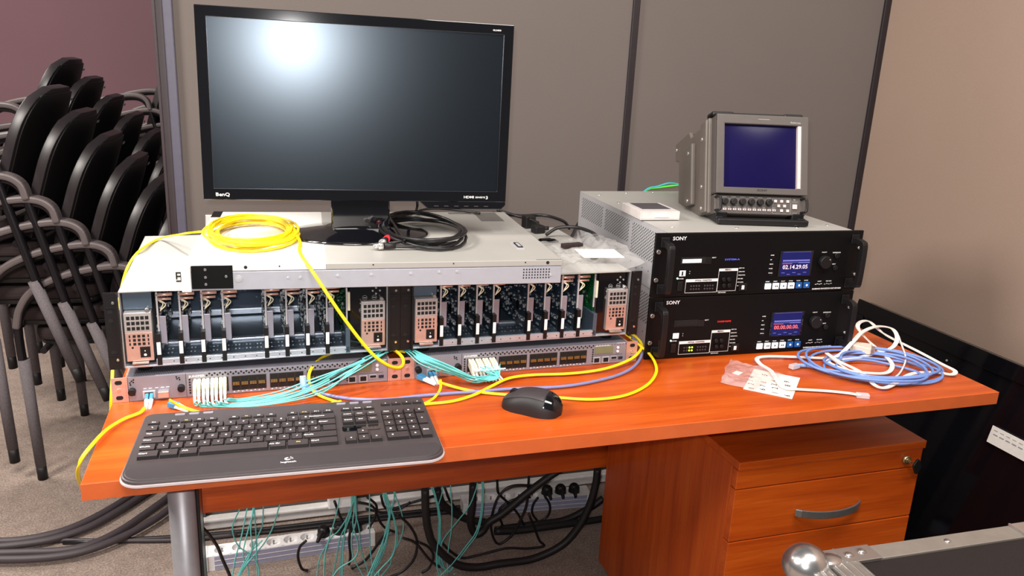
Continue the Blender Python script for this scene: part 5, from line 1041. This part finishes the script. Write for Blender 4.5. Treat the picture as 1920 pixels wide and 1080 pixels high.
# plastic bag
def crumple(name, corners, nu, nv, amp, zf, ma, label, cat, seed=1, edge=.004):
    from mathutils import noise as NZ
    A, B, C_, D_q = [Vector((*c_, 0)) for c_ in corners]; V = []
    for i in range(nu+1):
        for j in range(nv+1):
            u, v = i/nu, j/nv; P = (A*(1-u)+B*u)*(1-v)+(D_q*(1-u)+C_*u)*v
            nz = NZ.noise(P*38+Vector((seed, 0, 0)))*.6+NZ.noise(P*90+Vector((0, seed, 3)))*.4
            rd = abs(NZ.noise(P*24+Vector((seed*2, 1, 0))))
            f = min(1, 6*min(u, 1-u, v, 1-v)+.15)
            P.x += .008*NZ.noise(P*30); P.y += .008*NZ.noise(P*30+Vector((9, 9, 9)))
            V.append((P.x, P.y, zf(u, v)+amp*f*(.5+.5*nz+.6*rd)))
    F = [(i*(nv+1)+j, (i+1)*(nv+1)+j, (i+1)*(nv+1)+j+1, i*(nv+1)+j+1) for i in range(nu) for j in range(nv)]
    return tag(MB().add(V, F, 0, True).build(name, ma), label, cat)
pb = crumple('plastic_bag', ((.79, .283), (.965, .283), (.975, .60), (.80, .52)), 60, 60, .020, lambda u, v: .9405+.028*max(0, u-.75)*4*(1-abs(v-.4)), 'bag_film', 'crumpled clear plastic bag lying on the right card frame', 'bag')
c = empty('paper_card', (.912, .385, .9530), -.12, 'white card inside the clear plastic bag', 'card'); MB().box((-.043, -.036, 0), (.043, .036, .001)).build('card', 'paper', c)
for i, x in enumerate((.862, .885)):
    c = empty('foam_piece', (x, .44+.004*i, .9530), .2, 'small brown grey foam piece in the plastic bag, %s one' % ('left' if i == 0 else 'right'), 'packing piece'); MB().box((-.012, -.008, 0), (.012, .008, .010)).build('piece', 'seat_fabric', c, .002)
# ------------------------------------------------------------------ right side of the desk
b = MB(); pts = []; rnd = random.Random(8)
for i in range(7*26):
    k = i/26; a = 2*PI*k+3.0; s_ = k/7
    rx = .112+.030*math.sin(k*1.45+.5); ry = .078+.020*math.cos(k*1.1)
    cx = 1.438+.016*math.sin(k*1.9); cy_ = .145+.022*math.cos(k*1.25)
    c_, s2_ = math.cos(-.28), math.sin(-.28); ex, ey = rx*math.cos(a), ry*math.sin(a)
    pts.append((cx+ex*c_-ey*s2_, cy_+ex*s2_+ey*c_, .7530+.0018*k+.002*math.sin(a*3+k)))
pts = [(1.288, .186, .756), (1.300, .182, .756), (1.318, .165, .756)]+pts[8:]
b.tube(pts, .0027, n=8, sub=2)
eb = tag(b.build('network_cable', 'blue_jacket'), 'coiled light blue network cable on the right end of the desk', 'cable')
MB().tube([(1.300, .182, .756), (1.288, .186, .756), (1.279, .184, .7562)], lambda t: .0034+.0022*t, n=12).build('boot', 'blue_boot', eb)
q = MB(); q.M = Matrix.Translation((1.272, .182, .757)) @ Matrix.Rotation(.25, 4, 'Z'); q.box((-.012, -.006, -.004), (.010, .006, .0045)).build('clear_plug', 'clear_plastic', eb, .001)
b = MB().tube(CABLES['w_flat'], .001, flat=(.0088, .0016), up=(0, 0, 1), sub=6)
wf = tag(b.build('flat_cable', 'white_jacket'), 'tangled white flat telephone cable looping above the blue network cable', 'cable')
q = MB(); q.M = Matrix.Translation((1.312, .030, .7545)) @ Matrix.Rotation(-.42, 4, 'Z'); q.box((-.012, -.006, -.004), (.011, .006, .004)).build('clear_plug', 'clear_plastic', wf, .001)
b = MB().tube(CABLES['w_flat2'], .0018, n=8); b.build('second_loop', 'white_jacket', wf)
db = empty('serial_adapter', (1.478, .222, .7600), -.75, 'beige serial adapter plug resting in the coiled cables', 'connector')
MB().prism([(-.030, -.008), (-.024, -.013), (.004, -.018), (.012, -.018), (.012, .018), (.004, .018), (-.024, .013), (-.030, .008)], 0, .015).build('hood', 'dsub_beige', db, .002)
MB().prism([(.012, -.014), (.019, -.012), (.019, .012), (.012, .014)], .003, .012).box((.011, -.0165, .002), (.013, .0165, .013)).build('metal_shell', 'steel_bright', db, .0008)
# number sheet
an = math.atan2(.085, .080)
ns = empty('number_sheet', (1.106, .111, .7506), an, 'small white sheet of adhesive numbers in clear film on the desk', 'sheet')
MB().box((0, -.089, 0), (.120, 0, .0006)).build('sheet', 'paper_sheet', ns)
b = MB()
for (t_, x, y) in (('2', .030, -.014), ('3', .047, -.010), ('4', .066, -.008), ('6', .014, -.038), ('7', .033, -.036), ('8', .052, -.034), ('5', .093, -.030), ('1', .012, -.062), ('2', .034, -.058), ('3', .052, -.054), ('4', .070, -.050), ('6', .008, -.084), ('8', .060, -.078), ('9', .080, -.074)):
    b.text(t_, x, y, .0110, y=.0006, plane='xy', depth=.0002)
b.box((.008, -.018, .0006), (.014, -.008, .0009)); b.build('numbers', 'hole_dark', ns)
crumple('plastic_sleeve', ((1.072, .146), (1.120, .098), (1.232, .156), (1.168, .250)), 40, 40, .012, lambda u, v: .7515, 'bag_film_pink', 'crumpled clear film sleeve over the number sheet', 'film', 4)
c = empty('paper_scrap', (1.142, .186, .7506), .6, 'tiny white paper scrap in the film sleeve', 'paper'); MB().box((-.010, -.007, 0), (.010, .007, .0005)).build('scrap', 'paper', c)

# ------------------------------------------------------------------ power strips, plugs and cords below
def make_strip(loc, rz, n, L2, label, rx=0):
    s = empty('power_strip', loc, rz, label, 'power strip', 'white power strips on the floor', rot=(rx, 0, rz))
    Dp, H = .052, .044; m0 = .025; pitch = (L2-2*m0)/n
    b = MB(); b.box((0, 0, 0), (L2, Dp, .028), 0); ztop = H
    b.box((0, 0, .028), (m0, Dp, H)).box((L2-m0, 0, .028), (L2, Dp, H)).box((m0, 0, .028), (L2-m0, .002, H-.0005)).box((m0, Dp-.002, .028), (L2-m0, Dp, H-.0005))
    for i in range(n):
        x0 = m0+pitch*i; x1 = x0+pitch; cx, cy_ = (x0+x1)/2, Dp/2; r = .0190; N = 24; V = []
        for k in range(N):
            a = 2*PI*k/N; dx, dy = math.cos(a), math.sin(a); tt = min((pitch/2)/abs(dx) if abs(dx) > 1e-6 else 9, (Dp/2)/abs(dy) if abs(dy) > 1e-6 else 9)
            V += [(cx+dx*tt, cy_+dy*tt, H), (cx+dx*r, cy_+dy*r, H), (cx+dx*r*.93, cy_+dy*r*.93, .0305)]
        F = []
        for k in range(N):
            j = (k+1) % N; F += [(k*3, j*3, j*3+1, k*3+1), (k*3+1, j*3+1, j*3+2, k*3+2)]
        F.append(tuple(k*3+2 for k in range(N))); b.add(V, F)
    b.build('housing', 'white_plastic', s, 0)
    g = MB().box((.028, -.0006, .002), (L2-.004, 0, .0415), 0)
    for z in (.014, .028): g.box((.028, -.0012, z), (L2-.004, -.0006, z+.0016), 1)
    g.build('front_rail', ['strip_grey', 'white_plastic'], s)
    for x in (0, L2-.010): MB().box((x-.001, -.002, -.0), (x+.012, Dp+.001, H+.001)).build('end_cap', 'white_plastic', s, .0015)
    p = MB()
    for i in range(n):
        cx = m0+pitch*(i+.5)
        for dx, dy in ((-.0095, 0), (.0095, 0)): p.cyl((cx+dx, Dp/2+dy, .0305), (cx+dx, Dp/2+dy, .0310), .0024, n=8)
        p.cyl((cx, Dp/2+.010, .0305), (cx, Dp/2+.010, .041), .0024, n=8)
    p.build('contacts', 'handle_satin', s)
    return s, m0, pitch, Dp
s1 = make_strip((.070, .862, .001), 0.037, 9, .448, 'white power strip on the floor nearer the left desk leg')
s2 = make_strip((.795, .965, .001), -.08, 8, .40, 'white power strip on the floor at the right, with black plugs', .0)
def make_plug():
    c = empty('mains_plug', (0, 0, 0), 0, 'x', 'plug')
    MB().cyl((0, 0, -.010), (0, 0, .016), .0180, .0165, n=28).cyl((0, 0, .016), (0, 0, .024), .0165, .010, n=28).build('plug_body', 'black_plastic', c, .0015)
    MB().tube([(0, -.004, .014), (-.012, -.024, .010), (-.020, -.040, .004)], lambda t: .0085-.004*t, n=12).build('strain_relief', 'black_rubber', c)
    return c
p0 = make_plug()
def put_plug(s, i, rz, label, first=[True]):
    S, m0, pitch, Dp = s; c = p0 if first[0] else copy_thing(p0); first[0] = False
    M2 = Matrix.Translation(S.location) @ S.rotation_euler.to_matrix().to_4x4()
    c.location = M2 @ Vector((m0+pitch*(i+.5), Dp/2, .044)); c.rotation_euler = (0, 0, rz); c['label'] = label; c['group'] = 'black mains plugs'
put_plug(s1, 6, 0, 'black mains plug in the left power strip, furthest left of its plugs')
put_plug(s1, 7, 2.2, 'middle black mains plug in the left power strip')
put_plug(s1, 8, 2.6, 'black mains plug at the right end of the left power strip')
put_plug(s2, 5, .4, 'leftmost black mains plug in the right power strip'); put_plug(s2, 6, .3, 'middle black mains plug in the right power strip'); put_plug(s2, 7, .2, 'rightmost black mains plug in the right power strip')
for k, P in CABLES.items():
    if k.startswith(('aqA', 'aqB', 'aqC', 'aqD')):
        g = {'A': 'near the grey desk leg', 'B': 'in front of the left power strip', 'C': 'right of the left power strip', 'D': 'left of the right power strip'}[k[2]]
        P = [tuple(q) for q in P]; P[-1] = (P[-1][0], P[-1][1], max(P[-1][2], .002))
        cable('aqua_fibre_cable', P, .0016, 'aqua_jacket', 'thin aqua fibre strand hanging under the desk '+g, 'cable', 'aqua strands hanging '+g, n=6)
UL = {0: 'beside the desk leg', 1: 'curling from the first plug of the left power strip', 2: 'rising from the left power strip', 3: 'hanging straight at the right end of the left power strip'}
names = ['passing the grey desk leg', 'curling down from the plug on the left power strip', 'rising above the left power strip', 'hanging at the right end of the left strip', 'bending over the right end of the left strip', 'running right from the wall socket box', 'dropping behind the aqua strands', 'running along the white skirting duct', 'sweeping down between the aqua bundles', 'lying low right of the left strip', 'looping near the aqua bundles on the floor', 'dropping left of the right power strip', 'crossing the right power strip diagonally', 'looping in front of the right power strip', 'curling beneath the plugs of the right strip', 'short one under the right strip plugs', 'snaking over the carpet before the right strip', 'lying against the right power strip', 'running low in front of the left strip']
for i, nm in enumerate(names):
    P = [(q[0], q[1], max(q[2], .006)) for q in CABLES[f'ucord{i}']]
    cable('black_cable', P, .0036, 'black_jacket', 'thin black cord under the desk, '+nm, 'cable', 'black cords under the desk')
tn = ['thick black hose cable in a wide arc beside the pedestal', 'thick black cable in a deep bend before the right power strip', 'thick black cable slanting left of the right power strip', 'thick black cable lying behind the wide arc near the pedestal', 'thick black cable lowest on the carpet near the pedestal']
for i, nm in enumerate(tn):
    P = [(q[0], q[1], max(q[2], .013)) for q in CABLES[f'uthick{i}']]
    cable('thick_cable', P, .0105, 'black_rubber', nm, 'cable', 'thick black cables under the desk', n=14)
fn = ['rearmost of the thick grey floor cables at the lower left', 'second thick grey floor cable from the rear at the lower left', 'middle thick grey floor cable at the lower left', 'frontmost thick grey floor cable at the lower left', 'thin dark cord lying along the floor to the skirting duct']
for i, nm in enumerate(fn):
    r_ = .0105 if i < 4 else .006
    cable('floor_cable', [(q[0], q[1], max(q[2], r_)) for q in CABLES[f'floor{i}']], r_, 'grey_jacket', nm, 'cable', 'grey cables on the carpet', n=14)
for i in range(2):
    cable('floor_cable', [(-.3, 1.08+.0*i, .006+.0*i), (.1, 1.03-.015*i, .006), (.6, 1.02-.02*i, .006), (1.2, 1.0-.03*i, .006)], .006, 'black_jacket', ('rear' if i == 0 else 'front')+' dark cord laid along the skirting duct', 'cable', 'cords along the skirting duct')

# ------------------------------------------------------------------ chairs
def make_chair():
    c = empty('stacking_chair', (0, 0, 0), 0, 'x', 'chair')
    path = [(-.245, 0), (-.252, .25), (-.262, .47), (-.248, .55), (-.205, .605), (-.12, .648), (-.02, .672), (.05, .672), (.085, .640), (.10, .58), (.135, .43), (.19, .20), (.25, 0)]
    for y in (-.235, .235):
        f = MB().tube([(x, y, z) for x, z in path], .0125, n=10, sub=4).build('side_frame', 'chair_frame', c)
        MB().tube([(-.262, y, .50), (-.246, y, .562), (-.205, y, .618), (-.12, y, .661), (-.02, y, .685), (.045, y, .686), (.082, y, .664), (.094, y, .62)], .01, flat=(.042, .020), up=(0, 0, 1), sub=5).build('arm_pad', 'chair_arm', f, .006)
        for a, d_, (z0_, z1_) in (((-.245, 0), (-.252, .25), (.0, .36)), ((.25, 0), (.19, .20), (.0, .36))):
            pa = Vector((a[0], y, a[1])); dd = (Vector((d_[0], y, d_[1]))-pa).normalized()
            MB().cyl(pa+dd*.045, pa+dd*(.40 if a[0] < 0 else .33), .0150, .0168, n=14).build('leg_sleeve', 'leg_sleeve', f)
            MB().cyl(pa, pa+dd*.05, .0145, n=14).build('foot_cap', 'black_rubber', f)
    MB().cyl((-.20, -.235, .425), (-.20, .235, .425), .010, n=10).cyl((.12, -.235, .425), (.12, .235, .425), .010, n=10).cyl((.115, -.235, .55), (.115, .235, .55), .009, n=10).build('cross_bar', 'chair_frame', c)
    MB().prism(rrect(-.235, -.215, .10, .215, .06), .445, .487).build('seat', 'seat_fabric', c, .015, 3)
    MB().prism(rrect(-.225, -.205, .10, .205, .05), .432, .447).build('seat_shell', 'chair_shell', c, .004)
    # backrest, curved slab
    n_, m_n = 22, 16; tilt = math.radians(17.5)
    def back(off, sc=1.0, name='backrest', ma='back_fabric', th=.02, zlo=0, zhi=.37):
        V = []; F = []
        for i in range(n_+1):
            for j in range(m_n+1):
                v = zlo+(zhi-zlo)*j/m_n; t_ = v/.37
                hw = .212*sc
                if t_ > .55: q = min(1, (t_-.55)/.45); hw *= (max(0, 1-q**2.3))**(1/2.3)*.62+.38
                if t_ < .15: hw *= .93+.07*t_/.15
                yy = hw*(-1+2*i/n_)
                cv = -.030*(yy/.21)**2
                drop = .006*(yy/.21)**2*t_
                x = .094+off*math.cos(tilt)+v*math.sin(tilt)+cv; z = .503+(v-drop)*math.cos(tilt)-off*math.sin(tilt)
                V.append((x, yy, z))
        F = [(i*(m_n+1)+j, (i+1)*(m_n+1)+j, (i+1)*(m_n+1)+j+1, i*(m_n+1)+j+1) for i in range(n_) for j in range(m_n)]
        o = MB().add(V, F, 0, True).build(name, ma, c)
        s_ = o.modifiers.new('solid', 'SOLIDIFY'); s_.thickness = th; s_.offset = 0
        bb = o.modifiers.new('bevel', 'BEVEL'); bb.width = th*.45; bb.segments = 3; bb.limit_method = 'ANGLE'; bb.angle_limit = 1.0
        return o
    back(0, 1.0, 'backrest', 'chair_rim', .028)
    sh = back(.0150, .965, 'back_shell', 'chair_shell', .005, .006, .356)
    MB().box((0, -.012, -.004), (.001, .012, .004)).build('maker_tag', 'grey_ink', sh, loc=(.2020+.0, .135, .503+.345*math.cos(tilt)-.022), rot=(0, tilt, 0))
    MB().tube([(.115, -.235, .55), (.118, -.20, .56), (.12, -.1, .57), (.12, .1, .57), (.118, .20, .56), (.115, .235, .55)], .010, n=10).build('back_support', 'chair_frame', c)
    return c
ch0 = make_chair(); first = True
ORD = ['lowest', 'second', 'third', 'fourth', 'fifth', 'sixth', 'seventh', 'eighth']
def stack(x, y, n, where, group):
    global first
    for k in range(n):
        c = ch0 if first else copy_thing(ch0); first = False
        c.location = (x-.07*k, y, .067*k-.0); c.rotation_euler = (0, 0, -.08)
        nm = 'topmost' if k == n-1 else ('lowest' if k == 0 else ORD[k]+' from the floor')
        c['label'] = 'black fabric armchair, %s in the %s stack' % (nm, where); c['group'] = group
stack(-.170, 1.690, 6, 'nearest', 'chairs of the nearest stack')
stack(-.20, 2.50, 7, 'middle', 'chairs of the middle stack')
stack(.12, 3.35, 7, 'rearmost', 'chairs of the rearmost stack')
